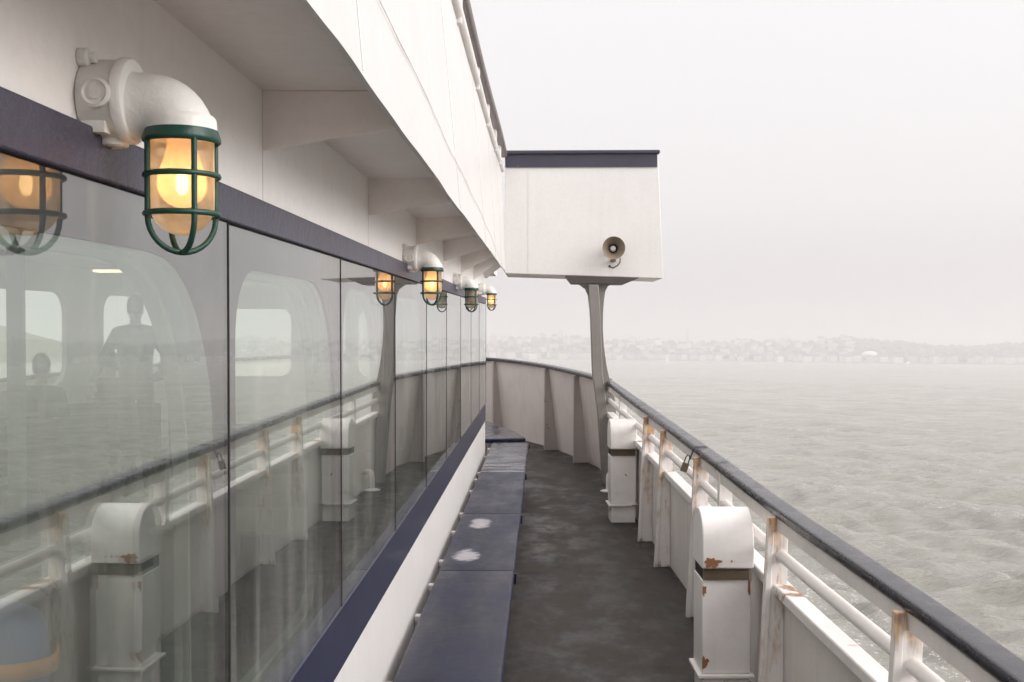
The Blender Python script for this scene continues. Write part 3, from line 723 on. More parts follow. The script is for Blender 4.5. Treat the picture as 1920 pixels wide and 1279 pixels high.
# ------------------------------------------------------------------ benches
def bench(y0, y1, label, mat, x0=-.583, x1=-.155):
    t = thing('bench', label, 'bench', (-.37, y0, 0), group='navy benches along the cabin side')
    L = y1 - y0; h = .50; w = x1 - x0; bm = nb()
    sec = rounded(-w / 2, w / 2, h - .05, h, .02, 4)
    n = 14
    rings = []
    for i in range(n + 1):
        y = .006 + (L - .012) * i / n
        rings.append([bm.verts.new((a, y, z + (.004 * mnoise.noise(Vector((a * 4, (y0 + y) * 2.2, 0))) if z > h - .02 else 0) - (.008 if i in (0, n) and z > h - .02 else 0))) for a, z in sec])
    m_ = len(sec)
    for a, b in zip(rings, rings[1:]):
        for k in range(m_): bm.faces.new((a[k], b[k], b[(k + 1) % m_], a[(k + 1) % m_]))
    bm.faces.new(rings[0]); bm.faces.new(rings[-1][::-1])
    prism(bm, [(w / 2 - .022, h - .02), (w / 2 + .012, h - .018), (w / 2 + .010, h - .075), (w / 2 - .006, h - .075)], 1, L - .035, L - .004)
    obj('seat', bm, mat, t, (0, 0, 0), smooth=45)
    nbk = 2
    for f in ((.12, .62, .93) if L > 1.9 else (.25, .75)):
        y = L * f; bm = nb(); wl = WX + .0125 - (-.37)
        box(bm, wl + .001, w / 2 - .05, y - .025, y + .025, h - .086, h - .052)
        box(bm, wl + .001, wl + .05, y - .012, y + .012, h - .26, h - .087)
        prism(bm, [(wl + .05, h - .24), (w / 2 - .08, h - .10), (w / 2 - .08, h - .087), (wl + .05, h - .13)], 1, y - .006, y + .006)
        obj('bracket', bm, M['white_rust'], t, (0, 0, 0), bevel=.003)
    return t
bench(2.03, 3.98, 'navy bench at the very bottom of the photo, mostly cut off', M['seat'])
bench(3.98, 5.98, 'nearest navy bench seat, large and plain with no white scuffs', M['seat'])
bench(5.98, 7.77, 'navy bench seat with two white worn patches', M['seat_worn'])
bench(7.77, 9.93, 'plain navy bench seat between the scuffed seat and the shiny wet one', M['seat'])
bench(9.93, 12.36, 'wet bench seat shining pale grey near the cabin corner', M['seat_wet'])
cb = thing('bench', 'wedge shaped bench end turning round the cabin corner, farthest of all', 'bench', (-.6, 12.9, 0), group='navy benches along the cabin side', absolute=True)
bm = nb(); prism(bm, [(-.70, 12.62), (-.20, 12.78), (-.36, 13.6), (-.72, 14.85), (-1.0, 15.2), (-1.02, 14.3), (-.80, 13.1)], 2, .455, .505); obj('seat', bm, M['seat_wet'], cb, bevel=.012)
bm = nb(); box(bm, -.62, -.57, 12.85, 12.9, 0, .454); obj('leg', bm, M['white'], cb)
bm = nb(); box(bm, -.78, -.73, 14.2, 14.25, 0, .454); obj('leg', bm, M['white'], cb)

# ------------------------------------------------------------------ ventilators on deck
def vent_proto(label):
    t = thing('deck_ventilator', label, 'ventilator', (0, 0, 0), group='box ventilators beside the rail'); W_ = .237; Dp = .24; L0 = (0, 0, 0)
    bm = nb(); box(bm, .004, W_ - .004, .004, Dp - .004, 0, .158); obj('plinth', bm, M['white_rust'], t, L0, bevel=.004)
    bm = nb(); box(bm, -.022, W_ + .015, -.022, Dp + .01, .158, .174); obj('flange', bm, M['white_rust'], t, L0, bevel=.003)
    bm = nb(); box(bm, 0, W_, 0, Dp, .174, .632); obj('trunk', bm, M['white_chip'], t, L0, bevel=.006)
    bm = nb(); box(bm, .006, W_ - .006, .012, Dp - .01, .632, .70); obj('opening', bm, M['black'], t, L0)
    bm = nb()
    nx_ = 9
    for r_ in range(5):                        # expanded metal strands
        z0 = .640 + .0125 * r_
        for s in (1, -1):
            pts = [(W_ * k / (nx_ * 2), -.012 - .008 * (.5 - abs((z0 - .665) / .06)), z0 + s * .0055 * (1 if k % 2 else -1)) for k in range(nx_ * 2 + 1)]
            tube(bm, pts, .0019, 5)
    obj('mesh_guard', bm, M['mesh'], t, L0)
    bm = nb(); pr = [(-.016, .694), (-.034, .70), (-.040, .76)]
    cy, cz, ry, rz2 = .10, .83, .14, .145
    for k in range(0, 13): a = R(180 - 15 * k); pr.append((cy + ry * math.cos(a), cz + rz2 * math.sin(a)))
    pr += [(.24, .695)]
    prism(bm, pr, 0, -.006, W_ + .006); obj('hood', bm, M['white_chip'], t, L0, bevel=.006, smooth=30)
    return t
v1 = vent_proto('nearest white box ventilator, large, with a rust patch on its hood'); v1.location = (.780, 5.2, 0); v1.rotation_euler = (0, 0, R(2))
v2 = dup(v1, (.645, 10.05, 0), R(3), 'smaller looking white box ventilator far down the deck beside the pillar')
def rust_patch(parent, cx, cz, rx_, rz2, y, seed, clip=None):
    bm = nb(); bmesh.ops.create_circle(bm, cap_ends=True, segments=34, radius=1)
    for v in bm.verts:
        a = math.atan2(v.co.y, v.co.x); r = .72 + .55 * mnoise.noise(Vector((math.cos(a) * 1.9, math.sin(a) * 1.9, seed)))
        v.co = Vector((max(rx_ * math.cos(a) * r + cx, clip if clip is not None else -9), y, cz + rz2 * math.sin(a) * r))
    ex = bmesh.ops.extrude_face_region(bm, geom=bm.faces[:]); bmesh.ops.translate(bm, verts=[g for g in ex['geom'] if isinstance(g, bmesh.types.BMVert)], vec=(0, .003, 0))
    return obj('rust_patch', bm, M['rust'], parent, (0, 0, 0))
def mat_rust():
    m, t, b, _ = new_mat('bare_rust'); v = coords(t)
    t.links.new(mixc(t, nz(t, v, 60, 5, .7), (.36, .16, .07), (.16, .07, .035)), b.inputs['Base Color']); b.inputs['Roughness'].default_value = .85; return m
M['rust'] = mat_rust()
hood = [c for c in v1.children if c.name.startswith('hood')][0]; trunk = [c for c in v1.children if c.name.startswith('trunk')][0]
rust_patch(hood, .042, .728, .050, .030, -.0408, 2, -.005); rust_patch(hood, .135, .735, .006, .006, -.0408, 5)
rust_patch(trunk, .004, .585, .020, .034, -.0008, 7, .001); rust_patch(trunk, .012, .23, .024, .040, -.0008, 11, .001); rust_patch(trunk, .228, .60, .009, .05, -.0008, 13)

# gooseneck pipe by the pillar
gp = thing('gooseneck_pipe', 'small white gooseneck air pipe on the deck at the foot of the pillar', 'air pipe', (.735, 11.9, 0), R(205))
bm = nb(); tube(bm, [(0, 0, .02), (0, 0, .16)] + [(-.055 + .055 * math.cos(R(a)), 0, .16 + .055 * math.sin(R(a))) for a in range(15, 181, 15)] + [(-.11, 0, .12)], .026, 14); obj('pipe', bm, M['white'], gp, (0, 0, 0), smooth=60)
bm = nb(); lathe(bm, [(0, .0), (.085, .0), (.09, .012), (.06, .022), (.03, .03), (0, .03)], 20); obj('base_flange', bm, M['white_rust'], gp, (0, 0, 0))

# padlock and wires on the rail cap
x, y_, nx, ny = on_rail(6.95)
pk = thing('padlock', 'small brass padlock hanging by a wire from the navy rail cap', 'padlock', (x - .035, 6.95, CAPZ(6.95) - .02))
bm = nb(); box(bm, -.022, .022, -.010, .010, -.145, -.085); o = obj('lock_body', bm, M['brass'], pk, (0, 0, 0), bevel=.004); o.rotation_euler = (0, R(18), 0)
bm = nb(); tube(bm, [(-.014, 0, -.09), (-.013, 0, -.05), (-.006, 0, -.032), (.006, 0, -.032), (.013, 0, -.05), (.014, 0, -.09)], .004, 8); o = obj('shackle', bm, M['dark'], pk, (0, 0, 0), smooth=60); o.rotation_euler = (0, R(18), 0)
bm = nb(); tube(bm, [(.0, -.004, -.06), (.02, 0, -.005), (.032, 0, .022), (.07, .0, .026), (.10, .0, .024), (.11, -.01, .02)], .0022, 6)
tube(bm, [(-.004, .004, -.06), (.018, .005, .0), (.034, .006, .024), (.1, .012, .025)], .0028, 6); obj('wire', bm, M['dark'], pk, (0, 0, 0))
for (y, lab) in ((6.3, 'thin dark wire tied round the rail cap just aft of the padlock'),):
    x, y_, nx, ny = on_rail(y); bm = nb()
    tube(bm, [(-.003, 0, -.05), (-.005, 0, -.03), (-.004, 0, -.002), (.008, 0, .005), (.04, .006, .004), (.07, .004, .005)], .0018, 6)
    o = obj('wire_tie', bm, M['dark'], None, (x, y, CAPZ(y))); tag(o, lab, 'wire')

# ------------------------------------------------------------------ inside the cabin
tlab = {4.7: 'pale cabin table seen through the second window, nearer of two', 5.8: 'pale cabin table seen through the second window, farther of two', 7.6: 'pale cabin table deeper in, behind the third window'}
tp = None
for y, lab in tlab.items():
    if tp is None:
        tp = thing('cabin_table', lab, 'table', (-1.3, y, .3), group='tables along the cabin windows')
        bm = nb(); box(bm, -.36, .36, -.28, .28, .69, .72); obj('table_top', bm, M['tabletop'], tp, (0, 0, 0), bevel=.01)
        bm = nb(); tube(bm, [(0, 0, .02), (0, 0, .69)], .04, 14); lathe(bm, [(0, 0), (.2, 0), (.2, .012), (.05, .03)], 24); obj('pedestal', bm, M['dark'], tp, (0, 0, 0))
    else: dup(tp, (-1.3, y, .3), 0, lab)
ip = nb(); box(ip, -.045, .045, -.045, .045, .3, 2.5); box(ip, -.08, .08, -.08, .08, .3, .32)
o = obj('cabin_post', ip, M['trim'], None, (-3.5, 7.0, 0), bevel=.006); tag(o, 'upright post inside the cabin left of the standing man', 'post')
cl = thing('ceiling_light', 'warm lit ceiling light inside the cabin above the standing man', 'ceiling light', (-4.4, 11.3, 2.5))
bm = nb(); box(bm, -.42, .42, -.12, .12, -.05, 0); obj('light_body', bm, M['inner'], cl, (0, 0, 0), bevel=.01)
bm = nb(); box(bm, -.38, .38, -.09, .09, -.075, -.051); obj('diffuser', bm, M['ceil_light'], cl, (0, 0, 0), bevel=.015)
bg = thing('bag', 'blue canvas bag with an orange band on a cabin bench at lower left', 'bag', (-1.80, 3.42, .66), R(20))
bm = nb(); bmesh.ops.create_uvsphere(bm, u_segments=28, v_segments=18, radius=1)
for v in bm.verts:
    c = v.co; s = lambda a: math.copysign(abs(a) ** .6, a)
    c = Vector((s(c.x) * .20, s(c.y) * .13, s(c.z) * .15 + .15)); c += Vector((1, 1, 1)) * .012 * mnoise.noise(c * 9); v.co = Vector((c.x * (1 - .25 * c.z / .3), c.y, c.z))
obj('bag_body', bm, M['bagblue'], bg, (0, 0, 0), smooth=80)
bm = nb(); rings = []
for k in range(40):
    a = 2 * math.pi * k / 40; s = lambda q: math.copysign(abs(q) ** .6, q); r0, r1 = s(math.cos(a)), s(math.sin(a))
    rings.append([bm.verts.new((r0 * (.196 * f), r1 * .134 * 1.0, z)) for z, f in ((.09, 1.0), (.145, .99))])
for i in range(40): a, b = rings[i], rings[(i + 1) % 40]; bm.faces.new((a[0], b[0], b[1], a[1]))
o = obj('orange_band', bm, M['bagorange'], bg, (0, 0, 0), smooth=80); sm = o.modifiers.new('thick', 'SOLIDIFY'); sm.thickness = .008; sm.offset = 1
bm = nb(); tube(bm, [(-.09, 0, .28), (-.075, 0, .31), (0, 0, .325), (.075, 0, .31), (.09, 0, .28)], .009, 8); obj('handle', bm, M['bagblue'], bg, (0, 0, 0))

def blob(bm, p0, r0, p1, r1, seg=12):
    p0, p1 = Vector(p0), Vector(p1); d = p1 - p0; L = d.length
    q = Matrix.Translation(p0) @ d.to_track_quat('Z', 'Y').to_matrix().to_4x4() if L > 1e-6 else Matrix.Translation(p0)
    prof = [(0, -r0)] + [(r0 * math.cos(R(a)), r0 * math.sin(R(a))) for a in (-67, -45, -22, 0)] + [(r1 * math.cos(R(a)), L + r1 * math.sin(R(a))) for a in (0, 22, 45, 67)] + [(0, L + r1)]
    lathe(bm, prof, seg, q)
def chain(bm, *pr):
    for (a, ra), (b, rb) in zip(pr, pr[1:]): blob(bm, a, ra, b, rb)
def ell(bm, c, r, seg=20):
    g = bmesh.ops.create_uvsphere(bm, u_segments=seg, v_segments=14, radius=1)
    for v in g['verts']: v.co = Vector((c[0] + v.co.x * r[0], c[1] + v.co.y * r[1], c[2] + v.co.z * r[2]))
def hand(bm, wrist, d, side):
    """palm, four bent fingers, thumb from the side of the palm; d = direction of the hand, side = thumb side"""
    w = Vector(wrist); d = Vector(d).normalized(); s = Vector(side); s = (s - d * s.dot(d)).normalized(); dn = d.cross(s)
    if dn.z > 0: dn = -dn
    for k, L in ((-1.5, .070), (-.5, .080), (.5, .085), (1.5, .075)):
        b = w + d * .085 + s * .019 * k
        chain(bm, (w + d * .01 + s * .010 * k, .014), (b, .0105), (b + d * L * .5 + dn * .008, .0095), (b + d * L * .85 + dn * .032, .008))
    chain(bm, (w + d * .025 + s * .022, .013), (w + d * .062 + s * .048 + dn * .01, .0105), (w + d * .095 + s * .056 + dn * .026, .009))
def person(name_label, loc, rz, J, top, scale=1.0, hairfn=None, slim=.80):
    """J: joints; one continuous body by voxel union, clothes as face materials, hair a child"""
    t = thing('person', name_label, 'person', loc, rz, group=None)
    bm = nb(); H = Vector(J['head'])
    ell(bm, H, (.076, .095, .115)); ell(bm, H + Vector((0, .03, -.06)), (.055, .06, .065))
    chain(bm, (H + Vector((0, .088, -.005)), .012), (H + Vector((0, .108, -.030)), .015))            # nose
    for s in (-1, 1):
        ell(bm, H + Vector((s * .078, 0, -.01)), (.012, .02, .032), 10)                                  # ears
        ell(bm, H + Vector((s * .03, .083, .008)), (.014, .010, .009), 8)                                # eyelids
    ell(bm, H + Vector((0, .088, -.066)), (.025, .010, .009), 8)                                         # lips
    N = Vector(J['neck']); blob(bm, H - Vector((0, .01, .06)), .056, N, .062)
    C_ = Vector(J['chest']); Pv = Vector(J['hip'])
    for s in (-1, 1):
        sh = Vector(J['sh'][0 if s < 0 else 1]); el, wr, hd = [Vector(q) for q in J['arm'][0 if s < 0 else 1]]
        chain(bm, (N - Vector((0, 0, .02)), .06), (sh, .068)); chain(bm, (sh, .066), (el, .050), (wr, .034))
        hand(bm, wr, hd, (-s, .3, .2))
        chain(bm, (C_ + Vector((s * .07, 0, 0)), .115), (sh.lerp(N, .45) - Vector((0, 0, .07)), .10))
        chain(bm, (C_ + Vector((s * .07, 0, 0)), .115), (Pv + Vector((s * .07, 0, .12)), .105), (Pv + Vector((s * .08, 0, 0)), .115))
        hp, kn, an, toe = [Vector(q) for q in J['leg'][0 if s < 0 else 1]]
        chain(bm, (hp, .095), (kn, .064), (an, .045)); chain(bm, (an - Vector((0, 0, .03)), .042), (toe, .036))
    me = bpy.data.meshes.new('tmp'); bm.to_mesh(me); bm.free()
    tmp = bpy.data.objects.new('tmp', me); COL.objects.link(tmp)
    rm = tmp.modifiers.new('r', 'REMESH'); rm.mode = 'VOXEL'; rm.voxel_size = .009; rm.use_smooth_shade = True
    sm = tmp.modifiers.new('s', 'SMOOTH'); sm.factor = .5; sm.iterations = 3
    dg = bpy.context.evaluated_depsgraph_get(); dg.update()
    me2 = bpy.data.meshes.new_from_object(tmp.evaluated_get(dg)); bpy.data.objects.remove(tmp)
    me2.name = 'body'; me2.materials.clear()
    for m in (M['skin'], top, M['trousers'], M['shoe']): me2.materials.append(m)
    wrs = [Vector(a[1]) for a in J['arm']]; ans = [Vector(l[2]) for l in J['leg']]
    hands = [Vector(a[1]) + Vector(a[2]).normalized() * .085 for a in J['arm']]
    for p in me2.polygons:
        c = p.center; p.use_smooth = True
        if c.z > N.z + .02 and (c - H).length < .24: k = 0
        elif any((c - h).length < .105 for h in hands): k = 0
        elif any((c - a).length < .13 and c.z < a.z + .03 for a in ans): k = 3
        elif c.z > Pv.z - .02 and not (any((c - (Vector(l[0]).lerp(Vector(l[1]), .7))).length < .22 for l in J['leg']) and c.y > .14): k = 1
        else: k = 2
        p.material_index = k
    b = bpy.data.objects.new('body', me2); COL.objects.link(b); b.parent = t
    bm = nb(); ell(bm, H + Vector((0, -.012, .028)), (.086, .098, .105))
    for v in bm.verts:
        if v.co.y > H.y + .055 and v.co.z < H.z + .075: v.co.y = H.y + .055; 
        if v.co.z < H.z - .055: v.co.z = H.z - .055
        v.co += Vector((1, 1, 1)) * .006 * mnoise.noise(v.co * 30)
    obj('hair', bm, M['hair'], t, (0, 0, 0), smooth=80)
    t.scale = (scale * slim, scale * .9, scale); return t
# local frame: faces +y, x to the figure's right; standing height about 1.78
stand = dict(head=(0, .03, 1.66), neck=(0, 0, 1.50), chest=(0, 0, 1.25), hip=(0, 0, .95),
    sh=((-.19, 0, 1.44), (.19, 0, 1.44)),
    arm=(((-.36, .02, 1.20), (-.45, .16, 1.02), (-.2, .5, -.9)), ((.36, .04, 1.20), (.50, .22, 1.06), (.8, .6, -.1))),
    leg=(((-.10, 0, .92), (-.11, .03, .50), (-.12, -.01, .09), (-.13, .15, .035)), ((.10, 0, .92), (.11, .03, .50), (.12, -.01, .09), (.13, .15, .035))))
person('standing man in dark jacket with arms held out, before the rounded far window', (-3.66, 9.5, .3), R(20), stand, M['jacket'], 1.03)
stand2 = dict(stand); stand2['arm'] = (((-.27, .06, 1.18), (-.34, .26, 1.10), (-.6, .8, .0)), ((.25, 0, 1.16), (.26, .10, .92), (.05, .4, -.9)))
person('second standing person in brown coat reaching a hand to the man', (-3.27, 9.62, .3), R(60), stand2, M['coat'], .95)
sit = dict(head=(0, .03, 1.16), neck=(0, 0, 1.0), chest=(0, 0, .76), hip=(0, 0, .47),
    sh=((-.18, 0, .94), (.18, 0, .94)),
    arm=(((-.24, .06, .70), (-.12, .28, .62), (.5, .8, -.1)), ((.24, .06, .70), (.12, .28, .62), (-.5, .8, -.1))),
    leg=(((-.09, .02, .47), (-.11, .44, .47), (-.11, .44, .09), (-.12, .60, .035)), ((.09, .02, .47), (.11, .44, .47), (.11, .44, .09), (.12, .60, .035))))
def cabin_bench(loc, rz, lab):
    t = thing('cabin_bench', lab, 'bench', loc, rz, group='benches inside the cabin')
    bm = nb(); box(bm, -.6, .6, -.2, .26, .30, .36); obj('seat', bm, M['dark'], t, (0, 0, 0), bevel=.02)
    bm = nb(); box(bm, -.6, .6, -.26, -.201, .30, .80); obj('backrest', bm, M['dark'], t, (0, 0, 0), bevel=.02)
    for s in (-.5, .5):
        bm = nb(); box(bm, s - .03, s + .03, -.18, .2, 0, .299); obj('leg', bm, M['dark'], t, (0, 0, 0))
    return t
cabin_bench((-2.1, 3.4, .3), R(180), 'dark cabin bench carrying the blue bag at lower left')
cabin_bench((-4.29, 9.0, .3), R(10), 'dark cabin bench under the person seated at the left')
person('person in grey fleece seated with back to us at the left window', (-4.29, 9.0, .3), R(10), sit, M['shirt'], 1.03)
cabin_bench((-4.35, 10.5, .3), R(5), 'dark cabin bench behind the standing man')
person('seated person in dark jacket, low beside the standing man', (-4.3, 10.5, .3), R(5), sit, M['jacket'], 1.02)

# ================================================================== set the ferry on the water
bpy.context.view_layer.update()
for o in list(COL.objects):
    if o.parent is None and o not in (cam, so):
        o.matrix_world = SHIP @ Matrix.LocRotScale(o.location, o.rotation_euler, o.scale)
    if '_abs' in o: del o['_abs']

# ------------------------------------------------------------------ sea
def sea():
    rs = [7.0]
    while rs[-1] < 14000: rs.append(rs[-1] + max(.11, .0075 * rs[-1]) * (1.0 if rs[-1] < 700 else 3.0))
    rs = np.array(rs)
    th = np.concatenate([np.linspace(R(-180), R(-24), 60, endpoint=False), np.linspace(R(-24), R(34), 620), np.linspace(R(34), R(180), 60)[1:]])
    th = th[:-1]
    RR_, TT = np.meshgrid(rs, th, indexing='ij')
    X = RR_ * np.sin(TT); Y = RR_ * np.cos(TT)
    rng = np.random.default_rng(4); Z = np.zeros_like(X); DX = np.zeros_like(X); DY = np.zeros_like(X)
    lam = np.geomspace(.55, 16, 64)
    dr = np.gradient(rs)[:, None]; da = RR_ * (R(58) / 620)
    for l in lam:
        a = rng.normal(R(205), R(34)); k = 2 * np.pi / l
        amp = .0120 * l ** .76 * rng.uniform(.6, 1.3) * (1.75 if 1.0 < l < 3.6 else .65 if l > 5 else 1.0)
        ph = rng.uniform(0, 6.28)
        fade = np.clip((l / np.maximum(dr, da * .8) - 2.2) / 2.5, 0, 1)
        arg = k * (X * math.sin(a) + Y * math.cos(a)) + ph
        Z += amp * fade * np.sin(arg)
        DX += amp * fade * np.cos(arg) * math.sin(a) * .8; DY += amp * fade * np.cos(arg) * math.cos(a) * .8
    gust = .75 + .25 * np.sin(X * .021 + 1) * np.sin(Y * .017 + .5)
    Z *= gust
    co = np.stack([X + DX, Y + DY, Z], -1).reshape(-1, 3)
    nr, nt_ = X.shape
    i = np.arange(nr - 1)[:, None] * nt_; j = np.arange(nt_)[None, :]; j2 = (j + 1) % nt_
    q = np.stack([i + j, i + nt_ + j, i + nt_ + j2, i + j2], -1).reshape(-1, 4)[:, ::-1]
    me = bpy.data.meshes.new('sea'); nv, nf = len(co), len(q)
    me.vertices.add(nv); me.vertices.foreach_set('co', co.ravel().astype(np.float32))
    me.loops.add(nf * 4); me.loops.foreach_set('vertex_index', q.ravel().astype(np.int32))
    me.polygons.add(nf); me.polygons.foreach_set('loop_start', np.arange(nf, dtype=np.int32) * 4)
    me.polygons.foreach_set('use_smooth', np.ones(nf, dtype=bool)); me.update(); me.validate()
    m, t, b, out = new_mat('choppy_grey_green_water')
    v = coords(t)
    b.inputs['Roughness'].default_value = .10; b.inputs['IOR'].default_value = 1.33
    big = nz(t, coords(t, scale=(.5, 1, 1)), .022, 5, .6, .6)
    c = mixc(t, ramp(t, big, .3, .7), (.325, .315, .280), (.41, .398, .36))
    foamn = ramp(t, nz(t, v, 5.5, 6, .75), .57, .62)
    s = sep(t, v)
    band = mth(t, 'MULTIPLY', ramp(t, mth(t, 'ADD', s[0], mth(t, 'MULTIPLY', nz(t, v, .6, 3), 4)), 15.5, 11.0), ramp(t, s[1], 52, 30))
    caps = mth(t, 'MULTIPLY', ramp(t, s[2], .24, .33), .5)
    fm = mth(t, 'MINIMUM', mth(t, 'MULTIPLY', foamn, mth(t, 'MAXIMUM', band, caps)), .85)
    c = mixc(t, fm, c, (.8, .8, .8)); t.links.new(c, b.inputs['Base Color'])
    t.links.new(ramp(t, fm, 0, 1, .10, .8), b.inputs['Roughness'])
    vw = coords(t, scale=(.62, 1.9, 1))
    h = mth(t, 'ADD', mth(t, 'MULTIPLY', nz(t, vw, .95, 7, .66), 1.0), mth(t, 'MULTIPLY', nz(t, vw, .2, 3), 1.4))
    bn = bump(t, b, h, 1.0, .5); t.links.new(ramp(t, big, .3, .7, .45, 1.05), bn.inputs['Distance'])
    me.materials.append(m); o = bpy.data.objects.new('sea', me); COL.objects.link(o)
    tag(o, 'choppy grey green sea reaching to the hazy far shore', 'sea', kind='structure')
sea()

# ------------------------------------------------------------------ far shore
SIL = [(300, 640), (700, 645), (912, 648), (960, 640), (1000, 640), (1050, 631), (1090, 639), (1150, 646), (1200, 641), (1240, 645), (1300, 648), (1400, 646), (1500, 644), (1590, 641), (1650, 645), (1700, 651), (1760, 657), (1800, 658), (1850, 655), (1920, 653), (2100, 648), (2500, 655)]
def sil(px):
    for (a, ya), (b, yb) in zip(SIL, SIL[1:]):
        if a <= px <= b: return ya + (yb - ya) * (px - a) / (b - a)
    return 655
def hz(px, d):                                 # ground height at bearing px (in photo pixels from the bow line), distance d
    top = max(6, (671 + .0105 * (px - 1017) - sil(px)) / 2000 * 2300 + 6)
    s = max(0, min(1, (d - 1900) / 420)); s = s * s * (3 - 2 * s)
    f = max(0, min(1, (d - 2500) / 600))
    return SH * (-2.0 + 3.5 * min(1, max(0, (d - 1880) / 25)) + (top - 3) * s * (1 - .5 * f) + 3.0 * mnoise.noise(Vector((px * .02, d * .01, 0))) * s)
SH = 2.8
def at(px, d): a = math.atan((px - 1017) / 2000); return SH * d * math.sin(a), SH * d * math.cos(a)
bm = nb(); grid = []
for px in range(300, 2501, 11):
    grid.append([bm.verts.new((*at(px, d), hz(px, d))) for d in (1870, 1885, 1905, 1940, 1980, 2030, 2080, 2140, 2200, 2260, 2320, 2400, 2550, 2800, 3200)])
for a, b in zip(grid, grid[1:]):
    for k in range(len(a) - 1): bm.faces.new((a[k], b[k], b[k + 1], a[k + 1]))
o = obj('hills', bm, flat('hillside', (.10, .10, .065), .9, .3, .02), smooth=60); tag(o, 'low hazy hills along the far shore', 'hills', kind='structure')
# headland seen off the port side through the cabin
bm = nb(); bmesh.ops.create_grid(bm, x_segments=40, y_segments=40, size=1)
for v in bm.verts:
    x, y = v.co.x, v.co.y; r = math.hypot(x, y)
    v.co = Vector((x * 95, y * 120, -3 + 38 * max(0, 1 - r) ** .7 + 4 * mnoise.noise(Vector((x * 3, y * 3, 1))) * max(0, 1 - r)))
o = obj('headland', bm, bpy.data.materials['hillside'], None, smooth=60); o.location = (-470, 880, 0)
tag(o, 'hazy headland seen through the far cabin window at left', 'headland', kind='structure')

# houses over the hillside
random.seed(21)
def house_bm(w, d, h, gable):
    bm = nb(); box(bm, -w / 2, w / 2, -d / 2, d / 2, -3, h)
    n0 = len(bm.faces)
    if gable: prism(bm, [(-w / 2 - .4, h), (w / 2 + .4, h), (0, h + w * .3)], 1, -d / 2 - .4, d / 2 + .4)
    else: box(bm, -w / 2 - .3, w / 2 + .3, -d / 2 - .3, d / 2 + .3, h, h + .7); box(bm, -w / 5, w / 6, -d / 5, d / 5, h + .7, h + 2.4)
    bm.faces.ensure_lookup_table()
    for f in bm.faces[n0:]: f.material_index = 1
    return bm
protos = []
for i, (w, d, h, g) in enumerate([(10, 11, 8, 1), (14, 10, 9, 1), (11, 12, 11, 0), (16, 12, 10, 0), (9, 9, 9, 1)]):
    protos.append((house_bm(w, d, h, g), M['wall%d' % i]))
meshes = []
for bmx, mw in protos:
    me = bpy.data.meshes.new('far_house'); bmesh.ops.recalc_face_normals(bmx, faces=bmx.faces[:]); bmx.to_mesh(me); bmx.free(); me.materials.append(mw); me.materials.append(M['roof']); meshes.append(me)
used = []
for k in range(2000):
    if len(used) >= 190: break
    px = random.choice((random.uniform(905, 1580), random.uniform(905, 1580), random.uniform(1560, 2000)))
    d = random.choice((1900 + random.random() ** 1.5 * 380, 1900 + random.random() * 40))
    if px > 1600 and d > 1960: continue
    x, y = at(px, d)
    if any((x - a) ** 2 + (y - b) ** 2 < (17 * SH) ** 2 for a, b in used): continue
    used.append((x, y))
    o = bpy.data.objects.new('far_house', random.choice(meshes)); COL.objects.link(o); o.location = (x, y, hz(px, d)); o.scale = (SH,) * 3; o.rotation_euler = (0, 0, R(random.choice((0, 90)) + random.uniform(-20, 20)))
    tag(o, 'small pale house on the hazy hillside across the water', 'house', 'far houses on the hillside')
for (px, d, w, h, lab) in ((925, 2180, 14, 22, 'taller block rising from the hazy shore at its left end'), (1287, 2250, 5, 30, 'thin tower on the hazy skyline right of the pillar')):
    bm = nb(); box(bm, -w / 2, w / 2, -w / 2, w / 2, -4, h); box(bm, -w / 3, w / 3, -w / 3, w / 3, h, h + 4)
    tube(bm, [(0, 0, h + 4), (0, 0, h + 9)], .5, 6)
    o = obj('tower', bm, M['wall4'], None, (*at(px, d), hz(px, d))); o.scale = (SH,) * 3; tag(o, lab, 'tower')
dm = thing('domed_building', 'white domed building at the foot of the hazy right hand hill', 'building', (*at(1625, 1985), hz(1625, 1985) + 17)); dm.scale = (SH,) * 3
bm = nb(); lathe(bm, [(0, 9)] + [(14 * math.sin(R(a)), 1.5 + 7.5 * math.cos(R(a))) for a in range(10, 91, 10)], 28); obj('dome', bm, M['hull_white'], dm, (0, 0, 0), smooth=60)
bm = nb(); lathe(bm, [(14, 1.5), (14, -9), (0, -9)], 28); obj('drum_wall', bm, M['wall1'], dm, (0, 0, 0))
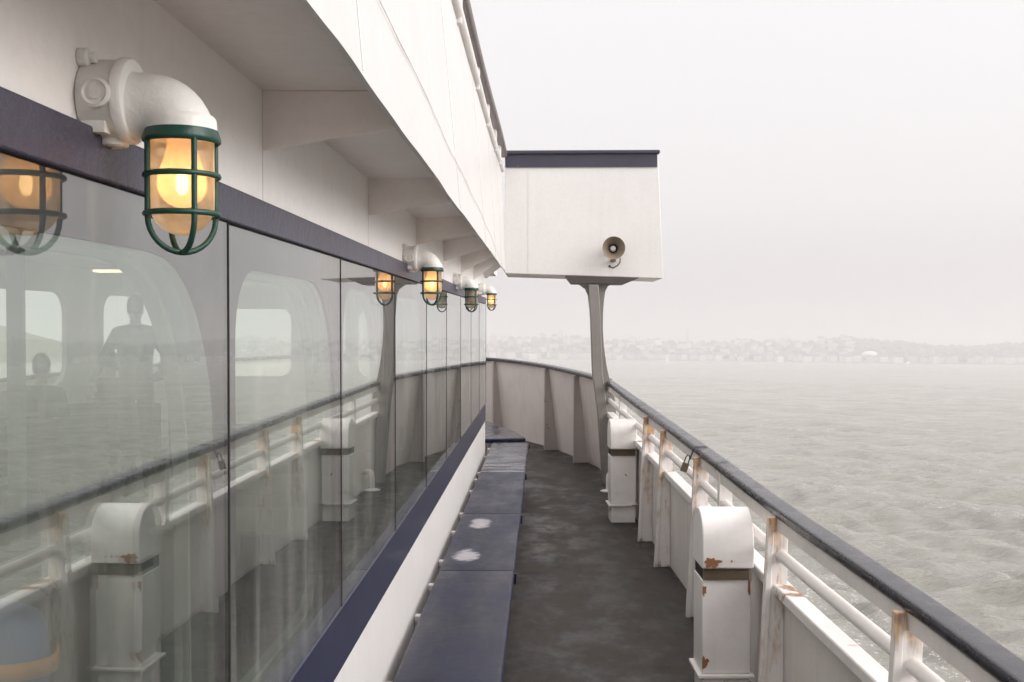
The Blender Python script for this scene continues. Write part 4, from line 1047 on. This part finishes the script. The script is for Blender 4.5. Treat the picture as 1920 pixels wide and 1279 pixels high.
# woods between and above the houses: one far mass
bm = nb(); random.seed(9)
for k in range(900):
    px = random.uniform(880, 2050) if k % 3 else random.uniform(1560, 2050); d = 1930 + random.random() ** .8 * 420
    x, y = at(px, d); s = random.uniform(3.5, 8.0) * SH; z = hz(px, d) + s * .5
    g = bmesh.ops.create_icosphere(bm, subdivisions=1, radius=1)
    for v in g['verts']: q = 1 + .35 * mnoise.noise(v.co * 1.7 + Vector((k, 0, 0))); v.co = Vector((x + v.co.x * s * q, y + v.co.y * s * q, z + v.co.z * s * .8 * q))
o = obj('woods', bm, M['tree_far'], None, (0, 0, 0), smooth=20); tag(o, 'hazy belts of trees over the far hillside', 'woods', kind='stuff')
sb = thing('sailboat', 'tiny white sailboat on the water before the far shore', 'sailboat', (*at(1250, 1400), 0), R(60)); sb.scale = (2.2,) * 3
bm = nb(); prism(bm, [(-4.5, 1.2), (4.8, 1.4), (3.6, -.4), (-3.8, -.4)], 1, -1.2, 1.2); obj('hull', bm, M['hull_white'], sb, (0, 0, 0))
bm = nb(); tube(bm, [(.5, 0, 1), (.5, 0, 13.5)], .12, 6); obj('mast', bm, M['dark'], sb, (0, 0, 0))
bm = nb(); prism(bm, [(.3, 2.2), (-4, 2.3), (.3, 13.2)], 1, -.06, .06); obj('mainsail', bm, M['sail'], sb, (0, 0, 0))
bm = nb(); prism(bm, [(.8, 1.8), (4.6, 1.6), (.7, 11)], 1, -.06, .06); obj('jib', bm, M['sail'], sb, (0, 0, 0))
mb = thing('motorboat', 'small white motorboat with a wake before the wooded shore at right', 'motorboat', (*at(1695, 1200), 0), R(-75)); mb.scale = (2.4,) * 3
bm = nb(); prism(bm, [(-5, 1.1), (6, 1.7), (4, -.4), (-5, -.4)], 1, -1.6, 1.6); obj('hull', bm, M['hull_white'], mb, (0, 0, 0), bevel=.3)
bm = nb(); prism(bm, [(-2.5, 1.2), (2, 1.3), (1, 3), (-2.5, 3)], 1, -1.2, 1.2); obj('cabin_house', bm, M['hull_white'], mb, (0, 0, 0), bevel=.2)

# ------------------------------------------------------------------ sea haze
bm = nb(); box(bm, -9500, 9500, -900, 10500, -7.0, 260)
m, t, b, out = new_mat('sea_haze'); t.nodes.remove(b)
pv = t.nodes.new('ShaderNodeVolumePrincipled'); pv.inputs['Color'].default_value = (.77, .755, .767, 1); pv.inputs['Density'].default_value = .00031; pv.inputs['Anisotropy'].default_value = .2
t.links.new(pv.outputs[0], out.inputs['Volume'])
me = bpy.data.meshes.new('haze'); bmesh.ops.recalc_face_normals(bm, faces=bm.faces[:]); bm.to_mesh(me); bm.free(); me.materials.append(m)
o = bpy.data.objects.new('haze', me); COL.objects.link(o); tag(o, 'pale sea haze over the water', 'haze', kind='stuff')
